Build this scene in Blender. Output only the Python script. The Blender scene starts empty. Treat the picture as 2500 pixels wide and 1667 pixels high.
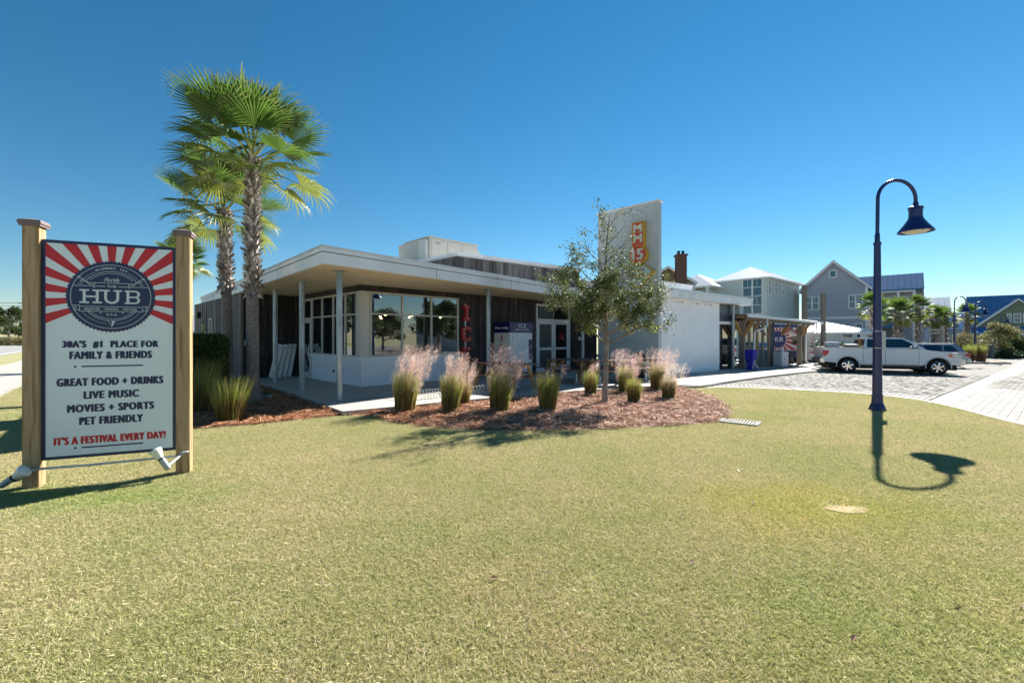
import bpy, bmesh, math, random
import numpy as np
from mathutils import Vector, Matrix, geometry
R = math.radians
rnd = random.Random(7)
nrng = np.random.default_rng(11)
S = bpy.context.scene
COL = S.collection

# ------------------------------------------------------------------ camera, sky, sun, exposure
F, CX, HY, H = 1080.0, 1250.0, 822.0, 1.66       # focal length and horizon in photo pixels, eye height
cam = bpy.data.cameras.new('camera'); camo = bpy.data.objects.new('camera', cam); COL.objects.link(camo)
camo.location = (0, 0, H); camo.rotation_euler = (R(90), 0, 0)
cam.sensor_width = 36; cam.lens = F/2500*36; cam.shift_y = -(833.5-HY)/2500
cam.clip_start = .05; cam.clip_end = 3000
S.camera = camo
SUN_DIR = Vector((.637, .771, math.tan(R(37.2)))).normalized()
SUN_EL = math.asin(SUN_DIR.z); SUN_AZ = math.atan2(SUN_DIR.x, SUN_DIR.y)
w = bpy.data.worlds.new('World'); S.world = w; w.use_nodes = True
nt = w.node_tree; nt.nodes.clear()
sky = nt.nodes.new('ShaderNodeTexSky'); sky.sky_type = 'NISHITA'; sky.sun_disc = False
sky.sun_elevation = SUN_EL; sky.sun_rotation = SUN_AZ
sky.air_density = 1.0; sky.dust_density = 0; sky.ozone_density = 4.0; sky.altitude = 0
hs = nt.nodes.new('ShaderNodeHueSaturation'); hs.inputs['Saturation'].default_value = 1.27; hs.inputs['Hue'].default_value = .488; hs.inputs['Value'].default_value = .8
bg = nt.nodes.new('ShaderNodeBackground'); bg.inputs[1].default_value = .05
wo = nt.nodes.new('ShaderNodeOutputWorld')
nt.links.new(sky.outputs[0], hs.inputs['Color']); nt.links.new(hs.outputs[0], bg.inputs[0]); nt.links.new(bg.outputs[0], wo.inputs[0])
sl = bpy.data.lights.new('sun', 'SUN'); sl.energy = 5.0; sl.angle = R(.5); sl.color = (1, .95, .86)
so = bpy.data.objects.new('sun', sl); COL.objects.link(so)
so.rotation_euler = SUN_DIR.to_track_quat('Z', 'Y').to_euler(); so.location = (0, 0, 30)
S.view_settings.view_transform = 'Standard'; S.view_settings.look = 'None'
S.view_settings.exposure = 1.6; S.view_settings.gamma = 1
S.render.engine = 'CYCLES'
S.cycles.max_bounces = 6; S.cycles.transparent_max_bounces = 12

# ------------------------------------------------------------------ helpers
def zg(x, y): return -.01316*min(max(x+.5*y-12, 0), 38)
def P(px, py, d): return Vector(((px-CX)/F*d, d, H-(py-HY)/F*d))
def GP(px, py, z=0):
    d = F*(H-z)/(py-HY); return Vector(((px-CX)/F*d, d, z))
def GZ(px, py, off=0):
    z = off
    for _ in range(30):
        p = GP(px, py, z); z = zg(p.x, p.y)+off
    return GP(px, py, z)
MATS = {}
def mat(name, col, rough=.6, metal=0., var=.12, vs=4., bump=0., bs=60., rndv=0., stretch=(1, 1, 1), spec=.5, trans=0., col2=None, c2s=1.5, c2lo=.45, c2hi=.65, coat=0., obj=False, wave=None, brick=None, sub=None):
    if name in MATS: return MATS[name]
    m = bpy.data.materials.new(name); m.use_nodes = True; MATS[name] = m
    t = m.node_tree; N = t.nodes; L = t.links; b = N['Principled BSDF']; out = N['Material Output']
    b.inputs['Roughness'].default_value = rough; b.inputs['Metallic'].default_value = metal
    b.inputs['Specular IOR Level'].default_value = spec; b.inputs['Coat Weight'].default_value = coat
    if obj: src = N.new('ShaderNodeTexCoord').outputs['Object']
    else: src = N.new('ShaderNodeNewGeometry').outputs['Position']
    mp = N.new('ShaderNodeMapping'); mp.inputs['Scale'].default_value = stretch; L.new(src, mp.inputs[0])
    if rndv > 0:
        oi = N.new('ShaderNodeObjectInfo'); cm = N.new('ShaderNodeVectorMath'); cm.operation = 'SCALE'
        cb = N.new('ShaderNodeCombineXYZ'); cb.inputs[0].default_value = 31; cb.inputs[1].default_value = 17; cb.inputs[2].default_value = 23
        L.new(cb.outputs[0], cm.inputs[0]); L.new(oi.outputs['Random'], cm.inputs['Scale']); L.new(cm.outputs[0], mp.inputs['Location'])
    nz = N.new('ShaderNodeTexNoise'); nz.inputs['Scale'].default_value = vs; nz.inputs['Detail'].default_value = 6; nz.inputs['Roughness'].default_value = .65
    L.new(mp.outputs[0], nz.inputs['Vector'])
    mr = N.new('ShaderNodeMapRange'); mr.inputs[1].default_value = .25; mr.inputs[2].default_value = .75; mr.inputs[3].default_value = 1-var; mr.inputs[4].default_value = 1+var
    L.new(nz.outputs[0], mr.inputs[0]); fac = mr.outputs[0]
    if rndv > 0:
        m2 = N.new('ShaderNodeMapRange'); m2.inputs[3].default_value = 1-rndv; m2.inputs[4].default_value = 1+rndv
        L.new(oi.outputs['Random'], m2.inputs[0])
        mm = N.new('ShaderNodeMath'); mm.operation = 'MULTIPLY'; L.new(fac, mm.inputs[0]); L.new(m2.outputs[0], mm.inputs[1]); fac = mm.outputs[0]
    base = None
    if col2:
        n2 = N.new('ShaderNodeTexNoise'); n2.inputs['Scale'].default_value = c2s; n2.inputs['Detail'].default_value = 4; L.new(mp.outputs[0], n2.inputs['Vector'])
        r2 = N.new('ShaderNodeMapRange'); r2.inputs[1].default_value = c2lo; r2.inputs[2].default_value = c2hi; L.new(n2.outputs[0], r2.inputs[0])
        mx = N.new('ShaderNodeMix'); mx.data_type = 'RGBA'; mx.inputs['A'].default_value = (*col, 1); mx.inputs['B'].default_value = (*col2, 1)
        L.new(r2.outputs[0], mx.inputs['Factor']); base = mx.outputs['Result']
    vm = N.new('ShaderNodeVectorMath'); vm.operation = 'SCALE'; L.new(fac, vm.inputs['Scale'])
    if base: L.new(base, vm.inputs[0])
    else: vm.inputs[0].default_value = col
    L.new(vm.outputs[0], b.inputs['Base Color'])
    hsrc = None
    if bump > 0:
        nb = N.new('ShaderNodeTexNoise'); nb.inputs['Scale'].default_value = bs; nb.inputs['Detail'].default_value = 4; L.new(mp.outputs[0], nb.inputs['Vector']); hsrc = nb.outputs[0]
    if hsrc:
        bp = N.new('ShaderNodeBump'); bp.inputs['Strength'].default_value = min(1, bump); bp.inputs['Distance'].default_value = .01; L.new(hsrc, bp.inputs['Height']); L.new(bp.outputs[0], b.inputs['Normal'])
    if trans > 0:
        tr = N.new('ShaderNodeBsdfTranslucent'); L.new(vm.outputs[0], tr.inputs[0]); ms = N.new('ShaderNodeMixShader'); ms.inputs[0].default_value = trans
        L.new(b.outputs[0], ms.inputs[1]); L.new(tr.outputs[0], ms.inputs[2]); L.new(ms.outputs[0], out.inputs[0])
    return m
def vmat(name, rough=.6, trans=.3, spec=.3, noise=None, spots=()):
    """material whose base colour is the leaf / blade colour stored per corner ('Col')"""
    if name in MATS: return MATS[name]
    m = bpy.data.materials.new(name); m.use_nodes = True; MATS[name] = m
    t = m.node_tree; N = t.nodes; L = t.links; b = N['Principled BSDF']; out = N['Material Output']
    b.inputs['Roughness'].default_value = rough; b.inputs['Specular IOR Level'].default_value = spec
    a = N.new('ShaderNodeVertexColor'); a.layer_name = 'Col'; c = a.outputs[0]
    if noise:
        g = N.new('ShaderNodeNewGeometry'); n1 = N.new('ShaderNodeTexNoise'); n1.inputs['Scale'].default_value = noise[0]; n1.inputs['Detail'].default_value = 9; n1.inputs['Roughness'].default_value = .68
        L.new(g.outputs['Position'], n1.inputs['Vector']); r1 = N.new('ShaderNodeMapRange'); r1.inputs[1].default_value = .38; r1.inputs[2].default_value = .62; L.new(n1.outputs[0], r1.inputs[0])
        mx = N.new('ShaderNodeMix'); mx.data_type = 'RGBA'; mx.blend_type = 'MULTIPLY'; mx.inputs['Factor'].default_value = 1; L.new(c, mx.inputs['A'])
        tn = N.new('ShaderNodeMix'); tn.data_type = 'RGBA'; tn.inputs['A'].default_value = (*noise[1], 1); tn.inputs['B'].default_value = (*noise[2], 1); L.new(r1.outputs[0], tn.inputs['Factor'])
        L.new(tn.outputs['Result'], mx.inputs['B']); c = mx.outputs['Result']
    for (cx_, cy_, rx_, ry_, col_) in spots:      # patches of differently fed turf
        g = N.new('ShaderNodeNewGeometry'); m1 = N.new('ShaderNodeMapping'); m1.vector_type = 'POINT'; m1.inputs['Location'].default_value = (-cx_/rx_, -cy_/ry_, 0); m1.inputs['Scale'].default_value = (1/rx_, 1/ry_, 0)
        L.new(g.outputs['Position'], m1.inputs[0]); n3 = N.new('ShaderNodeTexNoise'); n3.inputs['Scale'].default_value = 1.5; n3.inputs['Detail'].default_value = 4; L.new(g.outputs['Position'], n3.inputs['Vector'])
        ln = N.new('ShaderNodeVectorMath'); ln.operation = 'LENGTH'; L.new(m1.outputs[0], ln.inputs[0]); ad = N.new('ShaderNodeMath'); ad.operation = 'MULTIPLY_ADD'; L.new(n3.outputs[0], ad.inputs[0]); ad.inputs[1].default_value = 1.0; L.new(ln.outputs['Value'], ad.inputs[2])
        r3 = N.new('ShaderNodeMapRange'); r3.inputs[1].default_value = 1.6; r3.inputs[2].default_value = .7; L.new(ad.outputs[0], r3.inputs[0])
        mz = N.new('ShaderNodeMix'); mz.data_type = 'RGBA'; mz.blend_type = 'MULTIPLY'; L.new(r3.outputs[0], mz.inputs['Factor']); L.new(c, mz.inputs['A']); mz.inputs['B'].default_value = (*col_, 1); c = mz.outputs['Result']
    L.new(c, b.inputs['Base Color'])
    if trans > 0:
        tr = N.new('ShaderNodeBsdfTranslucent'); L.new(c, tr.inputs[0]); ms = N.new('ShaderNodeMixShader'); ms.inputs[0].default_value = trans
        L.new(b.outputs[0], ms.inputs[1]); L.new(tr.outputs[0], ms.inputs[2]); L.new(ms.outputs[0], out.inputs[0])
    return m
def glass(name, tint=(.02, .03, .04), base_refl=.12, see=.75):
    """window glass: mirror-like by angle, see-through straight on"""
    if name in MATS: return MATS[name]
    m = bpy.data.materials.new(name); m.use_nodes = True; MATS[name] = m
    t = m.node_tree; N = t.nodes; L = t.links; N.remove(N['Principled BSDF']); out = N['Material Output']
    gl = N.new('ShaderNodeBsdfGlossy'); gl.inputs['Roughness'].default_value = .015; gl.inputs[0].default_value = (.9, .93, .95, 1)
    fr = N.new('ShaderNodeFresnel'); fr.inputs[0].default_value = 1.55
    ad = N.new('ShaderNodeMath'); ad.operation = 'MULTIPLY_ADD'; ad.inputs[1].default_value = 1.6; ad.inputs[2].default_value = base_refl; ad.use_clamp = True; L.new(fr.outputs[0], ad.inputs[0])
    d = N.new('ShaderNodeBsdfDiffuse'); d.inputs[0].default_value = (*tint, 1); tp = N.new('ShaderNodeBsdfTransparent'); tp.inputs[0].default_value = (.8, .86, .86, 1)
    m1 = N.new('ShaderNodeMixShader'); m1.inputs[0].default_value = see; L.new(d.outputs[0], m1.inputs[1]); L.new(tp.outputs[0], m1.inputs[2])
    m2 = N.new('ShaderNodeMixShader'); L.new(ad.outputs[0], m2.inputs[0]); L.new(m1.outputs[0], m2.inputs[1]); L.new(gl.outputs[0], m2.inputs[2]); L.new(m2.outputs[0], out.inputs[0])
    return m
def emit(name, col, s):
    if name in MATS: return MATS[name]
    m = bpy.data.materials.new(name); m.use_nodes = True; MATS[name] = m
    b = m.node_tree.nodes['Principled BSDF']; b.inputs['Base Color'].default_value = (*col, 1); b.inputs['Emission Color'].default_value = (*col, 1); b.inputs['Emission Strength'].default_value = s
    return m
def tag(o, label=None, cat=None, group=None, kind=None):
    for k, v in (('label', label), ('category', cat), ('group', group), ('kind', kind)):
        if v: o[k] = v
    return o
def thing(name, label, cat, loc=(0, 0, 0), rz=0, group=None, kind=None, scale=1):
    o = bpy.data.objects.new(name, None); COL.objects.link(o); o.location = loc; o.rotation_euler = (0, 0, rz); o.scale = (scale,)*3
    o.empty_display_size = .2
    return tag(o, label, cat, group, kind)
class MB:
    def __init__(s): s.v = []; s.f = []; s.mi = []; s.c = None
    def add(s, vs, fs, mi=0):
        b = len(s.v); s.v.extend([tuple(v) for v in vs]); s.f.extend([tuple(b+i for i in f) for f in fs]); s.mi.extend([mi]*len(fs)); return s
    def box(s, x0, x1, y0, y1, z0, z1, mi=0):
        return s.add([(x0,y0,z0),(x1,y0,z0),(x1,y1,z0),(x0,y1,z0),(x0,y0,z1),(x1,y0,z1),(x1,y1,z1),(x0,y1,z1)],
              [(0,3,2,1),(4,5,6,7),(0,1,5,4),(1,2,6,5),(2,3,7,6),(3,0,4,7)], mi)
    def bar(s, a, b, w, h, up=(0, 0, 1), mi=0):
        """square bar from a to b, w across, h along up"""
        a = Vector(a); b = Vector(b); d = (b-a).normalized(); up = Vector(up)
        sd = d.cross(up)
        if sd.length < 1e-4: sd = d.cross(Vector((1, 0, 0)))
        sd.normalize(); u = sd.cross(d)
        vs = [p+sd*x*w/2+u*z*h/2 for p in (a, b) for x, z in ((-1,-1),(1,-1),(1,1),(-1,1))]
        return s.add(vs, [(0,1,2,3),(7,6,5,4),(0,4,5,1),(1,5,6,2),(2,6,7,3),(3,7,4,0)], mi)
    def tube(s, pts, rad, n=10, cap=True, mi=0):
        pts = [Vector(p) for p in pts]; rad = rad if isinstance(rad, (list, tuple)) else [rad]*len(pts)
        vs = []; fs = []
        t = (pts[1]-pts[0]).normalized(); ref = Vector((0, 0, 1)) if abs(t.z) < .9 else Vector((1, 0, 0)); u = t.cross(ref).normalized()
        for i, p in enumerate(pts):
            t = (pts[min(i+1, len(pts)-1)]-pts[max(i-1, 0)]).normalized(); u = (u-t*u.dot(t)).normalized(); v = t.cross(u)
            for k in range(n):
                a = 2*math.pi*k/n; vs.append(p+(u*math.cos(a)+v*math.sin(a))*rad[i])
        for i in range(len(pts)-1):
            for k in range(n):
                fs.append((i*n+k, i*n+(k+1) % n, (i+1)*n+(k+1) % n, (i+1)*n+k))
        if cap: fs.append(tuple(range(n-1, -1, -1))); fs.append(tuple((len(pts)-1)*n+k for k in range(n)))
        return s.add(vs, fs, mi)
    def lathe(s, prof, n=24, c=(0, 0, 0), axis='z', mi=0, rot=0, cap=True):
        vs = []; fs = []
        for r, z in prof:
            for k in range(n):
                a = 2*math.pi*k/n+rot; x, y = r*math.cos(a), r*math.sin(a)
                vs.append((c[0]+x, c[1]+y, c[2]+z) if axis == 'z' else (c[0]+x, c[1]+z, c[2]+y))
        for i in range(len(prof)-1):
            for k in range(n):
                q = (i*n+k, i*n+(k+1) % n, (i+1)*n+(k+1) % n, (i+1)*n+k)
                fs.append(q if axis == 'z' else q[::-1])
        a = tuple(range(n-1, -1, -1)); b = tuple((len(prof)-1)*n+k for k in range(n))
        if cap and prof[0][0] > 1e-4: fs.append(a if axis == 'z' else a[::-1])
        if cap and prof[-1][0] > 1e-4: fs.append(b if axis == 'z' else b[::-1])
        return s.add(vs, fs, mi)
    def prism(s, poly, fn, d0, d1, mi=0):
        """poly of (a,b) extruded from d0 to d1; fn(a,b,d)->xyz"""
        n = len(poly); vs = [fn(a, b, d0) for a, b in poly]+[fn(a, b, d1) for a, b in poly]
        fs = [tuple(range(n-1, -1, -1)), tuple(range(n, 2*n))]+[(i, (i+1) % n, n+(i+1) % n, n+i) for i in range(n)]
        return s.add(vs, fs, mi)
    def build(s, name, m, parent=None, smooth=False, world=False, bevel=0, recalc=False, label=None):
        me = bpy.data.meshes.new(name); me.from_pydata([tuple(v) for v in s.v], [], s.f)
        ms = m if isinstance(m, (list, tuple)) else [m]
        for q in ms: me.materials.append(q)
        if len(ms) > 1: me.polygons.foreach_set('material_index', s.mi)
        if bevel or recalc:
            bm = bmesh.new(); bm.from_mesh(me)
            if recalc: bmesh.ops.recalc_face_normals(bm, faces=bm.faces)
            if bevel:
                es = [e for e in bm.edges if len(e.link_faces) == 2 and e.calc_face_angle(0) > R(35)]
                bmesh.ops.bevel(bm, geom=es, offset=bevel, segments=2, affect='EDGES', clamp_overlap=True)
            bm.to_mesh(me); bm.free()
        if smooth:
            me.polygons.foreach_set('use_smooth', [True]*len(me.polygons)); me.set_sharp_from_angle(angle=R(38))
        return put(name, me, parent, world, label)
def put(name, me, parent=None, world=False, label=None):
    o = bpy.data.objects.new(name, me); COL.objects.link(o)
    if parent:
        o.parent = parent
        if world: o.matrix_parent_inverse = world_of(parent).inverted()
    if label: o['label'] = label
    return o
def world_of(o):
    m = Matrix.LocRotScale(o.location, o.rotation_euler, o.scale)
    return world_of(o.parent) @ o.matrix_parent_inverse @ m if o.parent else m
_cubes = {}
def block(name, m, parent, c, s, rz=0, rot=None):
    """a piece: shared unit cube, placed and scaled (parent-local)"""
    if m.name not in _cubes:
        me = bpy.data.meshes.new('block'); b = MB().box(-.5, .5, -.5, .5, -.5, .5); me.from_pydata(b.v, [], b.f); me.materials.append(m); _cubes[m.name] = me
    o = bpy.data.objects.new(name, _cubes[m.name]); COL.objects.link(o); o.parent = parent; o.location = c; o.scale = s; o.rotation_euler = rot or (0, 0, rz)
    return o
def copy_tree(o, parent=None):
    c = o.copy(); COL.objects.link(c); c.parent = parent
    for ch in [x for x in bpy.data.objects if x.parent == o]: copy_tree(ch, c)
    return c
def clone(o, kids, loc=None, rz=None, label=None, scale=None, group=None):
    c = o.copy(); COL.objects.link(c)
    if loc is not None: c.location = loc
    if rz is not None: c.rotation_euler = (0, 0, rz)
    if label: c['label'] = label
    if group: c['group'] = group
    if scale: c.scale = (scale,)*3
    def rec(k, par):
        q = k[0].copy(); COL.objects.link(q); q.parent = par
        for s in k[1]: rec(s, q)
    for k in kids: rec(k, c)
    return c
def tree_of(o):
    ch = {}
    for x in COL.objects:
        if x.parent: ch.setdefault(x.parent.name, []).append(x)
    def rec(n): return [(c, rec(c)) for c in ch.get(n.name, [])]
    return rec(o)
def npmesh(name, V, Fc, m, parent=None, world=False, cols=None, label=None, link=True, smooth=False):
    """V (n,3), Fc (k,q) uniform-sided faces, cols (k,3) colour per face"""
    me = bpy.data.meshes.new(name); V = np.asarray(V, dtype=np.float32); Fc = np.asarray(Fc, dtype=np.int32); k, q = Fc.shape
    me.vertices.add(len(V)); me.vertices.foreach_set('co', V.ravel()); me.loops.add(k*q); me.loops.foreach_set('vertex_index', Fc.ravel())
    me.polygons.add(k); me.polygons.foreach_set('loop_start', np.arange(0, k*q, q, dtype=np.int32)); me.polygons.foreach_set('loop_total', np.full(k, q, dtype=np.int32))
    me.update(calc_edges=True); me.materials.append(m)
    if cols is not None:
        ca = me.color_attributes.new('Col', 'FLOAT_COLOR', 'CORNER'); cc = np.ones((k, q, 4), dtype=np.float32)
        cc[:, :, :3] = cols[:, None, :] if cols.ndim == 2 else cols
        ca.data.foreach_set('color', cc.ravel())
    if smooth: me.polygons.foreach_set('use_smooth', [True]*k)
    if not link: return me
    return put(name, me, parent, world, label)
def clip(poly, nx, ny, c, keep_less):
    out = []; n = len(poly)
    f = lambda p: (nx*p[0]+ny*p[1]-c)*(1 if keep_less else -1)
    for i in range(n):
        a, b = poly[i], poly[(i+1) % n]; fa, fb = f(a), f(b)
        if fa <= 0: out.append(a)
        if (fa < 0 < fb) or (fb < 0 < fa):
            t = fa/(fa-fb); out.append((a[0]+(b[0]-a[0])*t, a[1]+(b[1]-a[1])*t))
    return out
def sheet(name, poly, off, m, kind='structure', skirt=0, parent=None):
    """flat-lying sheet that follows the ground slope exactly"""
    mb = MB()
    for lo, hi in ((None, 12), (12, 50), (50, None)):
        q = list(poly)
        if lo is not None: q = clip(q, 1, .5, lo, False)
        if hi is not None and q: q = clip(q, 1, .5, hi, True)
        if len(q) < 3: continue
        tri = geometry.tessellate_polygon([[Vector((x, y, 0)) for x, y in q]])
        vs = [(x, y, zg(x, y)+off) for x, y in q]
        fs = []
        for t in tri:
            a, b, c = (Vector(q[i]) for i in t); cr = (b-a).cross(c-a)
            if abs(cr) > 1e-9: fs.append(t if cr > 0 else t[::-1])
        mb.add(vs, fs)
    if skirt:
        n = len(poly)
        for i in range(n):
            a, b = poly[i], poly[(i+1) % n]
            mb.add([(a[0], a[1], zg(*a)+off), (b[0], b[1], zg(*b)+off), (b[0], b[1], zg(*b)+off-skirt), (a[0], a[1], zg(*a)+off-skirt)], [(0, 3, 2, 1)])
    o = mb.build(name, m, parent); 
    if kind: o['kind'] = kind
    return o
def text(body, w=None, h=.1, bold=0., tracking=1., shear=0.):
    c = bpy.data.curves.new('t', 'FONT'); c.body = body; c.size = 1; c.offset = bold; c.space_character = tracking; c.shear = shear; c.resolution_u = 3; c.dimensions = '2D'; c.fill_mode = 'FRONT'
    o = bpy.data.objects.new('t', c); me = bpy.data.meshes.new_from_object(o); vs = [v.co.copy() for v in me.vertices]; fs = [tuple(p.vertices) for p in me.polygons]
    bpy.data.objects.remove(o); bpy.data.curves.remove(c); bpy.data.meshes.remove(me)
    x0 = min(v.x for v in vs); x1 = max(v.x for v in vs); y0 = min(v.y for v in vs); y1 = max(v.y for v in vs)
    sy = h/(y1-y0); sx = w/(x1-x0) if w else sy
    return [((v.x-(x0+x1)/2)*sx, (v.y-(y0+y1)/2)*sy) for v in vs], fs
def put_text(mb, body, cx, cz, w, h, fn, mi=0, **k):
    """fn(x, z) -> xyz, faces wound for a viewer seeing +x to the right"""
    b = k.pop('bold', 0); vs, fs = text(body, w, h, **k); o = Vector(fn(0, 0)); n = (Vector(fn(1, 0))-o).cross(Vector(fn(0, 1))-o).normalized()
    for i, (dx, dz) in enumerate(((0, 0), (1, 0), (-1, 0), (.5, .35), (-.5, -.35), (.5, -.35), (-.5, .35)) if b else ((0, 0),)):
        mb.add([Vector(fn(cx+x+dx*b*h, cz+z+dz*b*h))+n*(.00025*i) for x, z in vs], fs, mi)
    return mb
def qblades(base, tip, width, bend=None, side=None):
    """one bent blade per row, 2 quads->3 tris packed as quads: returns V,F"""
    n = len(base); d = tip-base
    if side is None:
        side = np.cross(d, nrng.normal(size=(n, 3))); side /= np.linalg.norm(side, axis=1, keepdims=True)+1e-9
    mid = base+d*.5+(bend if bend is not None else 0); w = width[:, None]
    V = np.stack([base-side*w*.5, base+side*w*.5, mid+side*w*.42, mid-side*w*.42, tip+side*w*.06, tip-side*w*.06], axis=1).reshape(-1, 3)
    i = np.arange(n)*6; Fc = np.stack([np.stack([i, i+1, i+2, i+3], 1), np.stack([i+3, i+2, i+4, i+5], 1)], 1).reshape(-1, 4)
    return V, Fc
def leafcards(C, size, up=0., elong=1.6, fold=.0):
    """diamond leaves at centres C with random orientation"""
    n = len(C); a = nrng.normal(size=(n, 3)); a[:, 2] += up*0; a /= np.linalg.norm(a, axis=1, keepdims=True)
    b = nrng.normal(size=(n, 3)); b = np.cross(a, b); b /= np.linalg.norm(b, axis=1, keepdims=True)+1e-9
    s = (size*nrng.uniform(.7, 1.3, n))[:, None]
    V = np.stack([C-a*s*elong*.5, C+b*s*.5-a*s*.05, C+a*s*elong*.5, C-b*s*.5-a*s*.05], 1).reshape(-1, 3)
    i = np.arange(n)*4; return V, np.stack([i, i+1, i+2, i+3], 1)
def pal(n, cols, jit=.15, w=None):
    c = np.array(cols)[nrng.choice(len(cols), n, p=w)]; return c*nrng.uniform(1-jit, 1+jit, (n, 1))
# ------------------------------------------------------------------ materials
WHITE = mat('white_paint', (.74, .75, .77), .5, var=.1, vs=1.2, bump=.15, bs=40)
FASC = mat('fascia_paint', (.82, .82, .84), .5, var=.1, vs=.9, stretch=(1, 1, .25), col2=(.52, .52, .50), c2s=.7, c2lo=.56, c2hi=.8)
CAPM = mat('metal_coping', (.62, .63, .65), .4, metal=.3, var=.1)
SOFF = mat('soffit', (.74, .61, .40), .8, var=.08, vs=1.5)
WBRICK = mat('painted_brick', (.82, .84, .87), .55, var=.06, vs=6, bump=.3, bs=90)
WBRICK2 = mat('painted_block_wall', (.86, .87, .89), .6, var=.06, vs=3, bump=.3, bs=70)
MORTAR = mat('painted_mortar', (.60, .62, .66), .8)
DWOOD = mat('dark_weathered_wood', (.030, .024, .024), .7, var=.55, vs=3, stretch=(9, 9, .5), rndv=.55, col2=(.14, .12, .11), c2s=2.2, c2lo=.55, c2hi=.75)
GWOOD = mat('grey_weathered_wood', (.145, .135, .135), .75, var=.45, vs=3, stretch=(9, 9, .5), rndv=.6, col2=(.075, .055, .05), c2s=2.0)
BACK = mat('dark_backing', (.02, .018, .016), .9)
FRAME = mat('cream_window_frame', (.55, .54, .50), .45, var=.05)
WFRAME = mat('white_door_frame', (.74, .75, .77), .4, var=.04)
GALV = mat('galvanised_steel', (.40, .45, .48), .45, metal=.55, var=.25, vs=9, stretch=(1, 1, .3), col2=(.2, .24, .27), c2s=3)
GLASS = glass('window_glass'); DGLASS = glass('dark_house_glass', (.02, .07, .11), .0, .05)
BANDM = mat('band_concrete', (.18, .172, .155), .85, var=.12, vs=1.3, bump=.3, bs=50)
CONC = mat('concrete', (.38, .36, .325), .85, var=.14, vs=1.3, bump=.3, bs=50, col2=(.33, .315, .29), c2s=.8)
KERBM = mat('kerb_concrete', (.30, .28, .235), .85, var=.15, vs=2, bump=.3, bs=60)
DARKJ = mat('joint', (.12, .11, .10), .9)
PAVER = mat('paver_grey', (.22, .212, .20), .85, var=.15, vs=8, bump=.4, bs=120, rndv=.22)
PAVER2 = mat('paver_street', (.175, .168, .158), .85, var=.1, vs=8, bump=.4, bs=120, rndv=.1)
PBASE = mat('paver_joint_sand', (.15, .14, .13), .95, var=.2, vs=10)
ASPH = mat('asphalt', (.24, .24, .24), .9, var=.08, vs=.5, bump=.3, bs=80)
PATH = mat('path_concrete', (.34, .325, .30), .85, var=.08, vs=.6)
GROUND = mat('lawn_soil', (.29, .265, .14), .95, var=.3, vs=30, col2=(.23, .235, .10), c2s=.35, c2lo=.4, c2hi=.6, bump=.5, bs=150)
MULCH = mat('mulch_soil', (.13, .065, .035), .95, var=.5, vs=40, col2=(.22, .13, .08), c2s=2, bump=1, bs=90)
PINE = mat('pine_post', (.38, .26, .14), .7, var=.2, vs=2.2, stretch=(16, 16, .9), col2=(.25, .15, .06), c2s=1.6, c2lo=.5, c2hi=.62, bump=.3, bs=12)
PINE2 = mat('bench_timber', (.36, .22, .10), .7, var=.25, vs=4, stretch=(1, 1, 1))
CAPW = mat('weathered_cap', (.17, .125, .125), .7, var=.25, vs=8)
TABLE = mat('stained_table_board', (.06, .035, .03), .35, var=.35, vs=5, rndv=.3)
GREYW = mat('grey_timber', (.20, .17, .14), .8, var=.35, vs=4, stretch=(8, 8, .6), rndv=.2)
NAVYPOLE = mat('lamp_paint', (.008, .018, .11), .35, var=.2, vs=10, spec=.6)
LAMPG = mat('lamp_lens', (.65, .62, .5), .3)
SIGNW = mat('sign_white', (.68, .74, .78), .55, var=.03, vs=30)
SIGNR = mat('sign_red', (.50, .012, .02), .5, var=.05); SIGNN = mat('sign_navy', (.008, .018, .075), .5, var=.08)
METALR = mat('white_metal_roof', (.80, .81, .82), .35, var=.04); BLUER = mat('blue_metal_roof', (.08, .19, .36), .85, metal=0, var=.15, vs=1.2, spec=.04)
GREYR = mat('grey_metal_roof', (.22, .24, .27), .75, metal=0, var=.1, spec=.15); TOWERP = mat('tower_paint', (.50, .51, .50), .6, var=.07, vs=2, bump=.3, bs=60)
TRIM = mat('house_trim', (.68, .69, .70), .5, var=.03)
BRICKR = mat('red_brick', (.17, .075, .06), .85, var=.3, vs=8, rndv=.35)
BLACK = mat('black_rubber', (.012, .012, .013), .8); DPLAST = mat('dark_plastic', (.02, .022, .025), .4)
CHROME = mat('chrome', (.75, .76, .78), .12, metal=1, var=.02); STEEL = mat('light_steel', (.55, .56, .57), .3, metal=.8)
SAND = mat('sand_patch', (.33, .25, .13), .95, var=.2, vs=40)
ORNG = mat('orange_red_paint', (.58, .05, .012), .45, var=.06); REDP = mat('red_letter_paint', (.42, .02, .03), .4, var=.1); YEL = mat('yellow_paint', (.62, .36, .02), .5)
CREAML = mat('cream_letter', (.62, .60, .45), .5, var=.1)

# ------------------------------------------------------------------ ground, lawn, paving
g = sheet('lawn', [(-1500, -80), (1500, -80), (1500, 2000), (-1500, 2000)], 0, GROUND)
g['label'] = 'dormant green and straw coloured lawn'
PE = [(-3.55, 9.27), (.7, 12.2), (4.0, 13.9), (5.55, 14.45)]           # front edge of the patio
KE = [(6.25, 14.55), (7.9, 16.2), (11.9, 19.85), (18.7, 25.4), (27, 32.2), (38, 41)]
PL = [(-3.55, 9.27), (-6.4, 12.6), (-8.6, 15.0), (-11.2, 18.0)]
patio = PL[::-1][:-1]+PE+KE+[(30, 45), (10, 34), (-8, 24)]
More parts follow.
